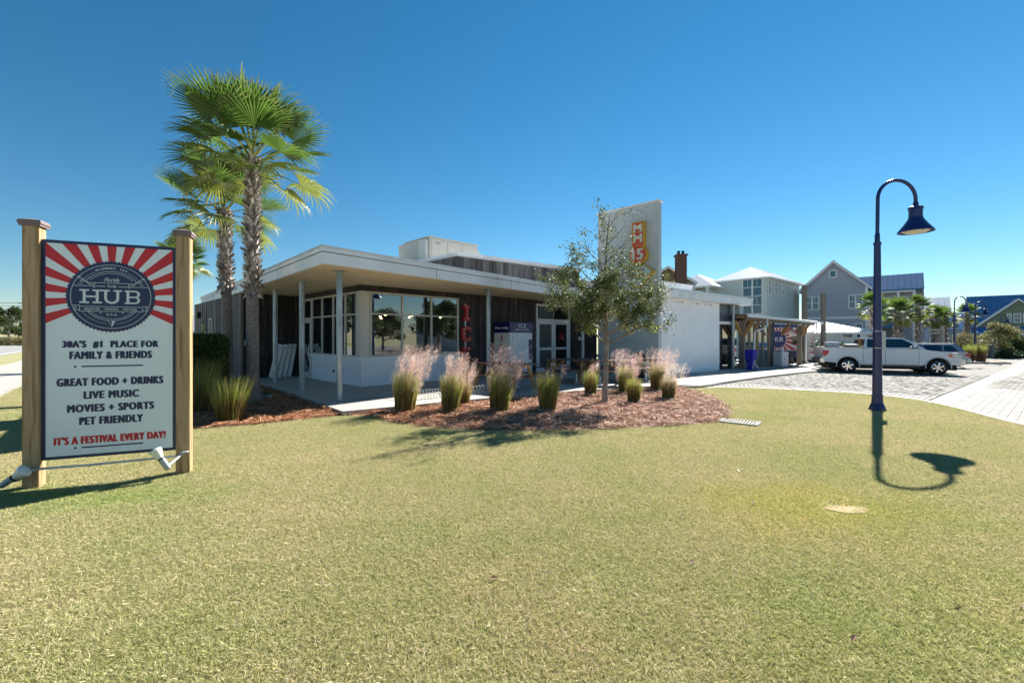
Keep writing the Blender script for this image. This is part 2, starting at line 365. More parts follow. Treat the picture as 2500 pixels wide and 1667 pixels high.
# slabs: one base sheet, control joints recessed between tiles
sheet('patio', patio, .10, CONC, skirt=.14)
lot_edge = [(5.55, 14.45), (7.6, 14.7), (9.35, 14.1), (10.55, 13.4), (11.1, 12.2), (10.75, 10.7), (9.8, 8.45), (9.2, 6), (9.2, 2), (9.2, -8)]
STD = Vector((.778, .628)); S0 = Vector((11.25, 11.9)); bandw = .85
def st(t, o): p = S0+STD*t+Vector((STD.y, -STD.x))*o; return (p.x, p.y)
lot = lot_edge[:5]+[st(-.3, .02), st(60, .02), (60, 80), (38, 60)]+KE[::-1]
sheet('parking_lot', lot, .005, PBASE)
def st(t, o): p = S0+STD*t+Vector((STD.y, -STD.x))*o; return (p.x, p.y)
bandp = [st(-.7, -.02), st(-1.0, bandw+.1), st(90, bandw), st(90, 0)]
band = sheet('concrete_band', [st(-.6, 0), st(-.9, bandw), st(90, bandw), st(90, 0)], .016, BANDM)
street = sheet('paver_street', lot_edge[5:]+[(9.2, -20), (80, -20), st(90, 9), st(90, bandw), (10.95, 10.95)], .005, PBASE)
for t in (.6, 1.2):   # joints in the band
    pass
# pale concrete border along the lawn
def offset_strip(pts, w, off, name, m, th=.05):
    mb = MB(); L = []; Rr = []
    for i, p in enumerate(pts):
        a = Vector(pts[max(i-1, 0)]); b = Vector(pts[min(i+1, len(pts)-1)]); d = (b-a).normalized(); n = Vector((-d.y, d.x))
        L.append(Vector(p)+n*w/2); Rr.append(Vector(p)-n*w/2)
    for i in range(len(pts)-1):
        q = [L[i], Rr[i], Rr[i+1], L[i+1]]; vs = [(v.x, v.y, zg(*v)+off) for v in q]+[(v.x, v.y, zg(*v)+off-th) for v in q]
        mb.add(vs, [(0, 1, 2, 3), (0, 4, 5, 1), (2, 6, 7, 3), (1, 5, 6, 2), (3, 7, 4, 0)])
    o = mb.build(name, m, recalc=True); o['kind'] = 'structure'; return o
def smooth2(pts, n=6):
    out = []
    for i in range(len(pts)-1):
        p0 = Vector(pts[max(i-1, 0)]); p1 = Vector(pts[i]); p2 = Vector(pts[i+1]); p3 = Vector(pts[min(i+2, len(pts)-1)])
        for k in range(n):
            t = k/n; out.append(.5*((2*p1)+(p2-p0)*t+(2*p0-5*p1+4*p2-p3)*t*t+(3*p1-p0-3*p2+p3)*t**3))
    out.append(Vector(pts[-1])); return [tuple(p) for p in out]
EDGE = smooth2(lot_edge)
offset_strip(EDGE, .22, .022, 'kerb_strip', KERBM)
# raised kerb along the pavement: separate cast lengths with joints
kerb = thing('kerb', None, None); kerb['kind'] = 'structure'
del kerb['kind']; kerb['kind'] = 'structure'
KS = smooth2([(5.5, 14.42)]+KE[:4], 5)
for i in range(len(KS)-1):
    a, b = Vector(KS[i]), Vector(KS[i+1]); d = (b-a).normalized(); n = Vector((d.y, -d.x)); a = a+d*.012
    vs = []
    for p in (a, b):
        z = zg(*p); hh = .115 if p.x > 6.4 else .06+.055*max(0, (p.x-5.5)/.9)
        for o_, zz in ((-.12, -.1), (-.12, hh+.003), (.03, hh), (.06, hh-.03), (.07, .01), (.38, .012), (.38, -.1)): q = p+n*o_; vs.append((q.x, q.y, z+zz))
    k = 7; MB().add(vs, [(j, j+1, k+j+1, k+j) for j in range(k-1)]+[tuple(range(k-1, -1, -1)), tuple(range(k, 2*k))]).build('kerb_stone', KERBM, kerb, recalc=True)
# pavers
def inpoly(X, Y, poly):
    ins = np.zeros(len(X), bool); n = len(poly)
    for i in range(n):
        x0, y0 = poly[i]; x1, y1 = poly[(i+1) % n]
        c = ((y0 > Y) != (y1 > Y)) & (X < (x1-x0)*(Y-y0)/(y1-y0+1e-12)+x0); ins ^= c
    return ins
def pavers(parent, poly, ang, L, W, m, far, herring=False, jit=.0, n_parts=295):
    u = np.array([math.cos(ang), math.sin(ang)]); v = np.array([-math.sin(ang), math.cos(ang)]); pts = []
    rng = 34
    if herring:
        for i in range(-int(40/W), int(60/W)):
            for j in range(-int(30/W), int(60/W)):
                k = (i-j) % 4
                if k == 0: pts.append(((i+1)*W, (j+.5)*W, 0))
                elif k == 2: pts.append(((i+.5)*W, (j+1)*W, 1))
        # herringbone fills alternate cells
    else:
        for j in range(-int(30/W), int(60/W)):
            for i in range(-int(30/L), int(60/L)): pts.append(((i+.5*(j % 2)+.5)*L, (j+.5)*W, 0))
    A = np.array(pts); o = np.array(S0); XY = o+A[:, :1]*u+A[:, 1:2]*v
    d = np.hypot(XY[:, 0], XY[:, 1]); ok = inpoly(XY[:, 0], XY[:, 1], poly) & (d < far) & (np.abs(XY[:, 0])/np.maximum(XY[:, 1], .1) < 1.22) & (XY[:, 1] > 1)
    XY = XY[ok]; K = A[ok, 2]; d = d[ok]; od = np.argsort(d); XY = XY[od]; K = K[od]
    gz = lambda x, y: -.01316*np.clip(x+.5*y-12, 0, 38)
    for i in range(min(n_parts, len(XY))):
        x, y = XY[i]; rz = ang+(R(90) if K[i] else 0)
        block('paver', m, parent, (x, y, float(gz(x, y))-.012+rnd.uniform(0, .005)), (L-.012, W-.012, .06), rot=(rnd.gauss(0, .008), rnd.gauss(0, .008)+.0, rz))
    XY = XY[n_parts:]; K = K[n_parts:]; n = len(XY)
    if not n: return
    a = ang+K*R(90); cu = np.stack([np.cos(a), np.sin(a)], 1); cv = np.stack([-np.sin(a), np.cos(a)], 1)
    V = np.zeros((n, 8, 3)); tl = nrng.normal(0, .002, (n, 2)); zt = gz(XY[:, 0], XY[:, 1])+.018+nrng.uniform(0, .004, n)
    for q, (sx, sy) in enumerate(((-1, -1), (1, -1), (1, 1), (-1, 1))):
        xy = XY+cu*sx*(L-.014)/2+cv*sy*(W-.014)/2; xi = XY+cu*sx*(L-.024)/2+cv*sy*(W-.024)/2
        V[:, q, :2] = xy; V[:, q, 2] = zt-.02; V[:, q+4, :2] = xi; V[:, q+4, 2] = zt+tl[:, 0]*sx+tl[:, 1]*sy
    i = (np.arange(n)*8)[:, None, None]; fs = np.array([(4, 5, 6, 7), (0, 1, 5, 4), (1, 2, 6, 5), (2, 3, 7, 6), (3, 0, 4, 7)])[None]
    cols = np.repeat(pal(n, [m_cols[m.name]], .16), 5, 0)
    o_ = npmesh('paver_field', V.reshape(-1, 3), (i+fs).reshape(-1, 4), vmat(m.name+'_field', .85, 0, noise=(2.0, (.9, .9, .9), (1.1, 1.08, 1.05))), parent, cols=cols); o_['kind'] = 'stuff'
m_cols = {'paver_grey': (.22, .212, .20), 'paver_street': (.16, .153, .144)}
lotroot = bpy.data.objects['parking_lot']; stroot = bpy.data.objects['paver_street']
lp = [tuple(Vector(p)) for p in lot]
ANG = math.atan2(STD.y, STD.x)
pavers(lotroot, lp, ANG+R(45), .22, .11, PAVER, 33, herring=True)
sp = [p for p in EDGE[29:]]+[(9.2, -20), (80, -20), st(90, 9), st(90, bandw), (10.95, 10.95)]
pavers(stroot, sp, ANG+R(90), .30, .15, PAVER2, 33)
# sand patch and drain
c = GP(2070, 1246); cir = [(c.x+math.cos(a)*.19*(1+.2*math.sin(3*a)), c.y+math.sin(a)*.10*(1+.15*math.cos(2*a))) for a in [i*.3 for i in range(21)]]
sp_ = sheet('sand_patch', cir, .012, SAND)
# left: path, road
dn = Vector((-.665, .747)); nn = Vector((-.747, -.665)); P0 = Vector((-14, 12.1))
def lf(t, o): q = P0+dn*t+nn*o; return (q.x, q.y)
sheet('pavement', [lf(-40, 0), lf(-40, 2.6), lf(200, 2.6), lf(200, 0)], .012, PATH)
sheet('road', [lf(-60, 5.3), lf(-60, 17), lf(400, 17), lf(400, 5.3)], .012, ASPH)
LINE = mat('road_paint', (.7, .7, .68), .7)
ln = MB()
for o_ in (5.7, 16.6):
    a, b, c_, d = lf(-50, o_), lf(-50, o_+.14), lf(300, o_+.14), lf(300, o_); ln.add([(*q, .017) for q in (a, b, c_, d)], [(3, 2, 1, 0)])
o = ln.build('edge_line', LINE); o['kind'] = 'structure'
ln = MB()
for k in range(-3, 26):
    a, b, c_, d = lf(k*12, 11.1), lf(k*12, 11.25), lf(k*12+3.5, 11.25), lf(k*12+3.5, 11.1); ln.add([(*q, .017) for q in (a, b, c_, d)], [(3, 2, 1, 0)])
o = ln.build('lane_line', LINE); o['kind'] = 'structure'
# planting bed
bpx = [(440, 1050), (520, 1045), (638, 1036), (765, 1022), (850, 1015), (914, 1018), (950, 1030), (1063, 1045), (1222, 1052), (1382, 1052), (1541, 1046), (1700, 1036), (1768, 1025), (1778, 1000), (1743, 973), (1680, 953)]
bedw = [tuple(GP(*q).xy) for q in bpx]
bed = smooth2(bedw, 4)+[(5.5, 14.38)]+PE[::-1][1:]+PL[1:]+[(-13.5, 20), (-15, 18.5), (-8.3, 9.0)]
sheet('planting_bed', bed, .012, MULCH)
def rand_in(poly, n, seed=0):
    x = np.array([p[0] for p in poly]); y = np.array([p[1] for p in poly]); out = []
    while sum(map(len, out)) < n:
        X = nrng.uniform(x.min(), x.max(), n*2); Y = nrng.uniform(y.min(), y.max(), n*2); k = inpoly(X, Y, poly); out.append(np.stack([X[k], Y[k]], 1))
    return np.concatenate(out)[:n]
def gzv(X, Y): return -.01316*np.clip(X+.5*Y-12, 0, 38)
def straw():
    n = 120000; xy = rand_in(bed, n); xy = xy[xy[:, 1] < 17]; n = len(xy); fr_ = nrng.uniform(size=(n, 1)) < .12; j_ = nrng.normal(0, .09, (n, 2)); j_[:, 1] = -np.abs(j_[:, 1]); xy = xy+j_*fr_
    hx = .035*(np.sin(xy[:, 0]*7+np.sin(xy[:, 1]*5)*2)+np.sin(xy[:, 1]*9+xy[:, 0]*3))+.05
    z = gzv(xy[:, 0], xy[:, 1])+.01+np.clip(hx, 0, .1)*nrng.uniform(.2, 1, n); a = nrng.uniform(0, 2*math.pi, n); l = nrng.uniform(.05, .17, n)
    d = np.stack([np.cos(a)*l, np.sin(a)*l, nrng.normal(.006, .018, n)], 1); B = np.stack([xy[:, 0], xy[:, 1], z], 1)
    side = np.stack([-np.sin(a), np.cos(a), nrng.normal(0, .8, n)], 1); side /= np.linalg.norm(side, axis=1, keepdims=True)
    w = nrng.uniform(.003, .007, n)[:, None]
    V = np.stack([B-side*w, B+side*w, B+d+side*w*.6, B+d-side*w*.6], 1).reshape(-1, 3); i = np.arange(n)*4
    red = pal(n, [(.40, .15, .06), (.52, .26, .13), (.20, .08, .04), (.60, .36, .22)], .25); tan = pal(n, [(.52, .30, .20), (.66, .48, .38), (.28, .14, .10), (.42, .22, .14)], .25)
    t = np.clip((xy[:, 0]+2.5)/4, 0, 1)[:, None]; cols = np.where(nrng.uniform(size=(n, 1)) < t, tan, red)
    o = npmesh('pine_straw', V, np.stack([i, i+1, i+2, i+3], 1), vmat('straw', .7, .15), cols=cols); tag(o, 'pine straw mulch covering the planting bed', 'mulch', kind='stuff')
straw()
# lawn blades: a few tufts instanced over the near lawn as one object
def make_tuft(seed, n=240, r=.13):
    q = np.random.default_rng(seed); a = q.uniform(0, 2*math.pi, n); rr = r*np.sqrt(q.uniform(0, 1, n)); B = np.stack([np.cos(a)*rr, np.sin(a)*rr, np.zeros(n)-.002], 1)
    h = q.uniform(.006, .026, n); lean = q.normal(0, .014, (n, 2)); T = B+np.stack([lean[:, 0], lean[:, 1], h], 1)
    V, Fc = qblades(B, T, q.uniform(.0018, .0038, n), bend=np.stack([lean[:, 0]*-.15, lean[:, 1]*-.15, h*.12], 1))
    c = np.array([(.62, .54, .32), (.50, .47, .22), (.34, .37, .13), (.82, .72, .56), (.14, .17, .06)])[q.choice(5, n, p=[.30, .24, .19, .17, .10])]*q.uniform(.75, 1.2, (n, 1))
    return npmesh('tuft', V, Fc, vmat('grass_blade', .55, .35, noise=(.6, (.86, .93, .76), (1.04, 1.0, 1.0)), spots=((2.9, 4.3, 1.5, 1.0, (1.02, 1.02, .74)), (-4.3, 4.55, 1.5, .5, (.82, .96, .70)), (3.2, 2.6, 2.0, .9, (.95, 1.0, .86)))), cols=np.repeat(c, 2, 0), link=False)
def lawn_blades():
    n = 118000; Y = np.sqrt(nrng.uniform(1.2**2, 15.5**2, n)); X = (Y*1.2+2.2)*nrng.uniform(-1, 1, n)
    keep = nrng.uniform(size=n) < np.clip(1.25-Y/14, .35, 1)
    ex = inpoly(X, Y, bandp) | inpoly(X, Y, bed) | inpoly(X, Y, patio) | (inpoly(X, Y, lp)) | inpoly(X, Y, sp) | inpoly(X, Y, [lf(-40, 0), lf(-40, 2.6), lf(200, 2.6), lf(200, 0)])
    dp = (np.hypot((X-c.x)/.26, (Y-c.y)/.17)+nrng.normal(0, .22, n) < 1) & (nrng.uniform(size=n) < .9)
    ca, sa_ = math.cos(R(-37.7)), math.sin(R(-37.7)); gx = (X-4.38)*ca+(Y-8.49)*sa_; gy_ = -(X-4.38)*sa_+(Y-8.49)*ca; gr = (np.abs(gx) < .36) & (np.abs(gy_) < .22)
    k = keep & ~ex & ~dp & ~gr; X = X[k]; Y = Y[k]; V = np.stack([X, Y, gzv(X, Y)], 1).astype(np.float32)
    me = bpy.data.meshes.new('lawn_grass'); me.vertices.add(len(V)); me.vertices.foreach_set('co', V.ravel()); me.update()
    o = put('lawn_grass', me); tag(o, 'short mown grass blades of the lawn', 'grass', kind='stuff')
    ng = bpy.data.node_groups.new('grass', 'GeometryNodeTree'); ng.interface.new_socket('Geometry', in_out='INPUT', socket_type='NodeSocketGeometry'); ng.interface.new_socket('Geometry', in_out='OUTPUT', socket_type='NodeSocketGeometry')
    N = ng.nodes; L = ng.links; gi = N.new('NodeGroupInput'); go = N.new('NodeGroupOutput'); iop = N.new('GeometryNodeInstanceOnPoints'); j = N.new('GeometryNodeGeometryToInstance')
    for s in range(5):
        t = bpy.data.objects.new('tuft', make_tuft(s)); oi = N.new('GeometryNodeObjectInfo'); oi.inputs[0].default_value = t; oi.inputs[1].default_value = True; L.new(oi.outputs['Geometry'], j.inputs[0])
    L.new(gi.outputs[0], iop.inputs['Points']); L.new(j.outputs[0], iop.inputs['Instance']); iop.inputs['Pick Instance'].default_value = True
    rv = N.new('FunctionNodeRandomValue'); rv.data_type = 'FLOAT_VECTOR'; rv.inputs[0].default_value = (0, 0, 0); rv.inputs[1].default_value = (0, 0, 6.28); L.new(rv.outputs[0], iop.inputs['Rotation'])
    r2 = N.new('FunctionNodeRandomValue'); r2.data_type = 'FLOAT'; r2.inputs[2].default_value = .8; r2.inputs[3].default_value = 1.35; L.new(r2.outputs[1], iop.inputs['Scale'])
    L.new(iop.outputs[0], go.inputs[0]); md = o.modifiers.new('grass', 'NODES'); md.node_group = ng
lawn_blades()
# ------------------------------------------------------------------ plants
LEAF = vmat('leaf', .55, .35, .25); FROND = vmat('palm_leaf', .45, .4, .35); BLADE = vmat('ornamental_blade', .6, .4, .3); PLUME = vmat('plume', .8, .5, .1)
BARK = mat('oak_bark', (.20, .17, .14), .85, var=.3, vs=14, bump=.8, bs=40, col2=(.30, .29, .24), c2s=6)
PTRUNK = mat('palm_trunk', (.17, .135, .12), .85, var=.3, vs=5, stretch=(3, 3, 9), bump=.8, bs=14, col2=(.26, .23, .21), c2s=4)
BOOT = mat('palm_boot', (.44, .38, .34), .8, var=.35, vs=12, rndv=.6, col2=(.10, .06, .04), c2s=5)
def frond_mesh(seed, pet=1.12, rad=1.05, n=36, spread=118, droop=.30, old=0):
    q = random.Random(seed); V = []; Fs = []; C = []
    def face(vs, col): b = len(V); V.extend(vs); Fs.append((b, b+1, b+2, b+3)); C.append(col)
    gcol = (.085, .15, .026) if not old else (.20, .23, .04)
    px = [Vector((pet*t, 0, .10*math.sin(t*1.6)*pet)) for t in (0, .35, .7, 1)]
    for i in range(3):
        a, b = px[i], px[i+1]; w0 = .028-.005*i; face([a+Vector((0, -w0, 0)), a+Vector((0, w0, 0)), b+Vector((0, w0*.85, 0)), b+Vector((0, -w0*.85, 0))], (.22, .24, .06))
        face([a+Vector((0, 0, -w0)), a+Vector((0, 0, w0*.5)), b+Vector((0, 0, w0*.4)), b+Vector((0, 0, -w0*.8))], (.22, .22, .07))
    o = px[3]; st_ = 2*R(spread)/n
    for k in range(n):
        a = -R(spread)+st_*(k+.5); l = rad*(1-.28*(abs(a)/R(spread))**2)*q.uniform(.9, 1.05)
        cup = .18*abs(math.sin(a)); fold = .35
        d = Vector((math.cos(a), math.sin(a), cup)); dr = droop*q.uniform(.6, 1.6)
        def pt(t, s, rib=0):
            r = l*t; w_ = (st_*r*.5 if t < .52 else st_*l*.52*.5*max(.0, (1-t)/.48)**.8)
            perp = Vector((-math.sin(a), math.cos(a), 0)); z = -dr*max(0, t-.45)**2*1.6*l
            return o+d*r+perp*(s*w_)+Vector((0, 0, z+(rib*w_*fold*2)))
        br = q.uniform(.75, 1.25)
        ts = (.03, .5, .78, 1.0)
        for j in range(3):
            t0, t1 = ts[j], ts[j+1]; c = tuple(x*br*(1 if j == 0 else 1.15) for x in gcol)
            if j == 2: c = tuple(c[i]*.6+(.30, .26, .12)[i]*.4 for i in range(3))
            face([pt(t0, -1), pt(t0, 0, 1), pt(t1, 0, 1), pt(t1, -1)], c); face([pt(t0, 0, 1), pt(t0, 1), pt(t1, 1), pt(t1, 0, 1)], tuple(x*.9 for x in c))
    return npmesh('frond', np.array([tuple(v) for v in V]), np.array(Fs), FROND, cols=np.array(C), link=False)
FR = [frond_mesh(i, droop=.10+.16*i) for i in range(3)]; FRO = frond_mesh(9, droop=.6, old=1)
def boot_mesh():
    m = MB(); m.add([(-.035, 0, -.03), (.035, 0, -.03), (.03, .05, .05), (-.03, .05, .05), (.022, .11, .10), (-.008, .105, .125), (-.035, -.02, -.03), (.035, -.02, -.03), (.028, .035, .065), (-.028, .035, .065)],
        [(0, 1, 2, 3), (3, 2, 4, 5), (6, 9, 8, 7), (9, 5, 4, 8), (0, 3, 9, 6), (1, 7, 8, 2), (3, 5, 9), (2, 8, 4), (0, 6, 7, 1)])
    me = bpy.data.meshes.new('leaf_base'); me.from_pydata(m.v, [], m.f); me.materials.append(BOOT); return me
BOOTM = boot_mesh()
def palm(label, x, y, hz, r0, r1, nf, fs, boot_from, group=None, nboot=280, lean=(0, 0), name='palm_tree', skirt=False, z0=0, elmin=-34):
    t = thing(name, label, 'palm tree', (x, y, z0), 0, group); q = random.Random(label)
    n = 30; pts = []; rad = []
    for i in range(n+1):
        s = i/n; pts.append((lean[0]*s*s, lean[1]*s*s, hz*s)); rr = r0+(r1-r0)*min(1, s*1.3); rr *= 1+(.35*max(0, 1-s*12))+.02*(i % 2)
        rad.append(rr)
    MB().tube(pts, rad, 14).build('trunk', PTRUNK, t, smooth=True)
    L = hz-boot_from
    if nboot:
        for k in range(nboot):
            s = boot_from/hz+(k+q.uniform(0, 1))/nboot*(1-boot_from/hz)*.985; a = k*2.399+q.uniform(-.2, .2); rr = r1*.96
            o = bpy.data.objects.new('leaf_base', BOOTM); COL.objects.link(o); o.parent = t
            o.location = (lean[0]*s*s+math.cos(a)*rr, lean[1]*s*s+math.sin(a)*rr, hz*s)
            sc = (r1/.15)*q.uniform(.85, 1.35)*(1.25 if s*hz < boot_from+.5 else 1); o.scale = (sc*1.15, sc, sc*q.uniform(.9, 1.5)*(-1 if s*hz < boot_from+.35 and q.random() < .6 else 1))
            o.rotation_euler = (q.uniform(-.25, .15), q.uniform(-.5, .5), a-R(90))
    cx, cy = lean
    for k in range(nf):
        u = (k+.5)/nf; el = R(88-(88-elmin)*u**1.0+q.uniform(-7, 7)); az = k*2.399+q.uniform(-.25, .25)
        me = FRO if u > .8 else FR[k % 3]; o = bpy.data.objects.new('frond', me); COL.objects.link(o); o.parent = t
        o.location = (cx, cy, hz-.05-.3*u+.1); s = fs*q.uniform(.86, 1.1)*(.95 if u < .1 else 1.04 if u < .55 else 1)
        o.scale = (s,)*3; o.rotation_euler = (Matrix.Rotation(az, 3, 'Z') @ Matrix.Rotation(-el, 3, 'Y') @ Matrix.Rotation(q.uniform(-.5, .5), 3, 'X')).to_euler()
    return t
PG = 'fan palms beside the restaurant'
palm('tall fan palm nearest the covered porch with shaggy trunk', -6.45, 11.0, 6.15, .155, .125, 34, .96, 2.7, PG, 290, (-.03, .05))
palm('shorter fan palm behind the tall one, its trunk rising from the clipped hedge', -8.75, 13.6, 5.6, .155, .13, 26, .92, 3.15, PG, 270, (-.1, 0))
palm('distant fan palm whose crown shows behind the right post of the festival sign', -18.0, 24.0, 5.75, .2, .17, 34, .72, 1.5, PG, 200)

def grow(t, pts_r, name, m, n=7):
    mb = MB()
    for pts, rad in pts_r: mb.tube(pts, rad, n if rad[0] > .02 else 4, cap=False)
    return mb.build(name, m, t, smooth=True)
def branchy(q, a, d, L, r, depth, out, leafs, up=.15, wig=.25, kids=5):
    pts = [Vector(a)]; n = 6; rad = [r]; dd = Vector(d).normalized()
    for i in range(n):
        dd = (dd+Vector((q.uniform(-wig, wig), q.uniform(-wig, wig), q.uniform(-wig, wig)+up))*.5).normalized(); pts.append(pts[-1]+dd*L/n); rad.append(r*(1-.8*(i+1)/n))
    out.append((pts, rad))
    if depth == 0:
        for i in range(1, n+1): leafs.append(pts[i])
        return
    for k in range(kids):
        s = q.uniform(.25, 1) if k else 1; i = min(n-1, int(s*n)); p = pts[i].lerp(pts[i+1], s*n-i) if i < n else pts[-1]
        ax = Vector((q.gauss(0, 1), q.gauss(0, 1), q.gauss(0, .6)+.15)).normalized()
        branchy(q, p, (dd*.7+ax).normalized(), L*q.uniform(.35, .55), max(.003, rad[i]*.6), depth-1, out, leafs, up*.6, wig, kids)
def oak():
    t = thing('oak_tree', 'young live oak with lichen-grey trunk standing in the pine straw bed', 'tree', (2.29, 10.9, 0)); q = random.Random(5); B = []; Lf = []
    trunk = [(0, 0, -.02), (.0, 0, .3), (.02, 0, .9), (.05, 0, 1.55), (.03, .03, 2.2), (.0, .02, 3.0), (.04, 0, 3.9), (.12, 0, 4.7)]
    tr = MB().tube(trunk, [.085, .068, .062, .058, .045, .035, .02, .006], 12).build('trunk', BARK, t, smooth=True)
    # limbs: (height, azimuth deg, length, rise)
    for h, az, L, rise in ((1.5, 172, 1.45, .55), (1.48, 5, 1.6, .3), (1.75, 215, 1.1, .35), (1.7, 320, 1.2, .3), (1.8, 80, 1.1, .4), (1.9, 150, 1.55, .3), (2.0, 20, 1.45, .28), (2.1, 250, 1.1, .4), (2.15, 350, 1.25, .35), (2.3, 110, .9, .5),
                           (2.4, 190, 1.2, .45), (2.5, 40, 1.15, .45), (2.6, 290, .9, .5), (2.8, 160, 1.1, .7), (2.9, 355, 1.0, .6), (3.1, 230, .8, .8), (3.2, 60, .8, .8), (3.4, 180, .9, .9), (3.5, 10, .9, .8), (3.8, 200, .7, 1.1), (3.9, 340, .75, 1), (4.1, 100, .5, 1.2), (4.3, 20, .65, .9), (4.4, 170, .5, 1.2)):
        a = R(az); d = Vector((math.cos(a), math.sin(a), rise)); x = .04; branchy(q, (x, 0, h), d, L*.92, .042*(1-h/6), 2, B, Lf, .12, .28, 5 if h < 3 else 3)
    grow(t, B, 'limbs', BARK)
    pts = np.array([tuple(p) for p in Lf]); z = pts[:, 2]; k = np.clip(np.interp(z, [1.5, 2.6, 3.2, 4.0, 4.8], [13, 15, 9, 3.2, 1.6]), 1, 22)
    C = np.repeat(pts, np.maximum(1, np.round(k*nrng.uniform(.4, 1.6, len(z)))).astype(int), 0); C = C+nrng.normal(0, .06, C.shape); C = C[C[:, 2] > 1.32]; C = C[~((C[:, 0] > .2) & (C[:, 2] > 2.75) & (nrng.uniform(size=len(C)) < .62))]
    V, Fc = leafcards(C, .028, elong=1.9)
    cols = pal(len(C), [(.085, .115, .04), (.12, .15, .05), (.05, .075, .03), (.21, .23, .06), (.27, .26, .17)], .25, [.35, .25, .2, .13, .07]); low = (C[:, 2] < 1.95)[:, None]; cols = np.where(low & (nrng.uniform(size=low.shape) < .45), cols*np.array([1.9, 1.8, 1.0]), cols)
    npmesh('foliage', V, Fc, LEAF, t, cols=cols)
oak()
# generic far tree meshes
def far_tree_meshes(seed, h=7, w=3, n=7000, cols=None, ls=.16):
    q = random.Random(seed); cl = []
    for k in range(26):
        a = q.uniform(0, 6.28); rr = w*math.sqrt(q.random())*.85; z = h*q.uniform(.35, .95); rr *= (1.15-abs(z/h-.55)*1.4); cl.append((math.cos(a)*rr, math.sin(a)*rr, z, q.uniform(.45, 1.0)*w*.42))
    cl = np.array(cl); i = nrng.choice(len(cl), n); d = nrng.normal(size=(n, 3)); d /= np.linalg.norm(d, axis=1, keepdims=True); C = cl[i, :3]+d*cl[i, 3:4]*nrng.uniform(.5, 1.05, (n, 1))*np.array([1, 1, .75])
    V, Fc = leafcards(C, ls, elong=1.4); me = npmesh('crown', V, Fc, LEAF, cols=pal(n, cols or [(.05, .075, .02), (.08, .11, .03), (.03, .05, .015)], .3), link=False)
    mb = MB().tube([(0, 0, -.1), (.05, 0, h*.3), (0, .1, h*.6), (.1, 0, h*.9)], [w*.07, w*.055, w*.035, .02], 8)
    for k in range(7): c_ = cl[k]; mb.tube([(0, 0, h*.3+.3*k), (c_[0]*.5, c_[1]*.5, (h*.35+c_[2])*.5), tuple(c_[:3])], [w*.03, w*.02, .01], 5)
    m2 = bpy.data.meshes.new('trunk'); m2.from_pydata([tuple(v) for v in mb.v], [], mb.f); m2.materials.append(BARK); return me, m2
TA = far_tree_meshes(1); TB = far_tree_meshes(2, 5, 2.6, 6000, [(.07, .085, .025), (.10, .11, .03), (.05, .06, .02)]); TY = far_tree_meshes(3, 4.2, 1.9, 5000, [(.20, .19, .06), (.13, .14, .05), (.27, .25, .10)], .10)
def tree(kind, label, x, y, s=1, z=None, group=None, name='tree', cat='tree'):
    t = thing(name, label, cat, (x, y, zg(x, y) if z is None else z), rnd.uniform(0, 6), group, scale=s)
    for me, nm in zip(kind, ('crown', 'trunk')):
        o = bpy.data.objects.new(nm, me); COL.objects.link(o); o.parent = t
    return t
for i, (px, d, s, lab) in enumerate(((-12, 112, 1.0, 'broad dark tree at the left border of the photo beyond the road'), (21, 120, 1.38, 'tallest tree across the road with rounded top'), (45, 128, 1.0, 'lower tree across the road just left of the utility pole'))):
    p = P(px, HY, d); tree(TA if i != 2 else TB, lab, p.x, p.y, s*1.0, 0, 'trees across the road')
for i in range(26):
    t_ = -10+i*8.5+rnd.uniform(-2, 2); x, y = lf(t_, 25+rnd.uniform(0, 9))
    if abs(x/y) < 1.19 and y > 0 and t_ < 170: continue
    tree((TA, TB)[i % 2], 'roadside tree beyond the far verge, outside the left border of the photo', x, y, rnd.uniform(.9, 1.4), 0, 'trees along the far verge', )
def shrub_mesh(seed, r, h, n, cols, ls, flat=.5):
    d = nrng.normal(size=(n, 3)); d[:, 2] = np.abs(d[:, 2]); d /= np.linalg.norm(d, axis=1, keepdims=True); k = nrng.uniform(.45, 1.05, (n, 1)); ang = np.arctan2(d[:, 1], d[:, 0]); bumpy = 1+.18*np.sin(ang*3+seed)*np.cos(d[:, 2]*5+seed)
    C = d*k*bumpy[:, None]*np.array([r, r, h]); V, Fc = leafcards(C, ls); return npmesh('foliage', V, Fc, LEAF, cols=pal(n, cols, .3), link=False)
SHA = shrub_mesh(1, .9, 1.1, 2600, [(.05, .08, .025), (.08, .11, .03), (.03, .05, .02)], .09); SHB = shrub_mesh(2, .8, .7, 1800, [(.03, .06, .03), (.05, .08, .03)], .07); SHY = shrub_mesh(3, 1.2, 2.2, 4500, [(.22, .20, .07), (.12, .14, .05), (.17, .13, .07), (.25, .22, .12)], .08)
def shrub(me, label, x, y, s=1, z=None, group=None, sz=1.):
    o = put('shrub', me); o.location = (x, y, zg(x, y) if z is None else z); o.rotation_euler = (0, 0, rnd.uniform(0, 6)); o.scale = (s, s, s*sz); return tag(o, label, 'shrub', group)
# dry scrub on the far verge
o = shrub(SHY, 'dry brown brush on the far verge of the road', *P(30, HY, 84).xy, 1.0, 0); o.scale = (7, 2.5, .75)
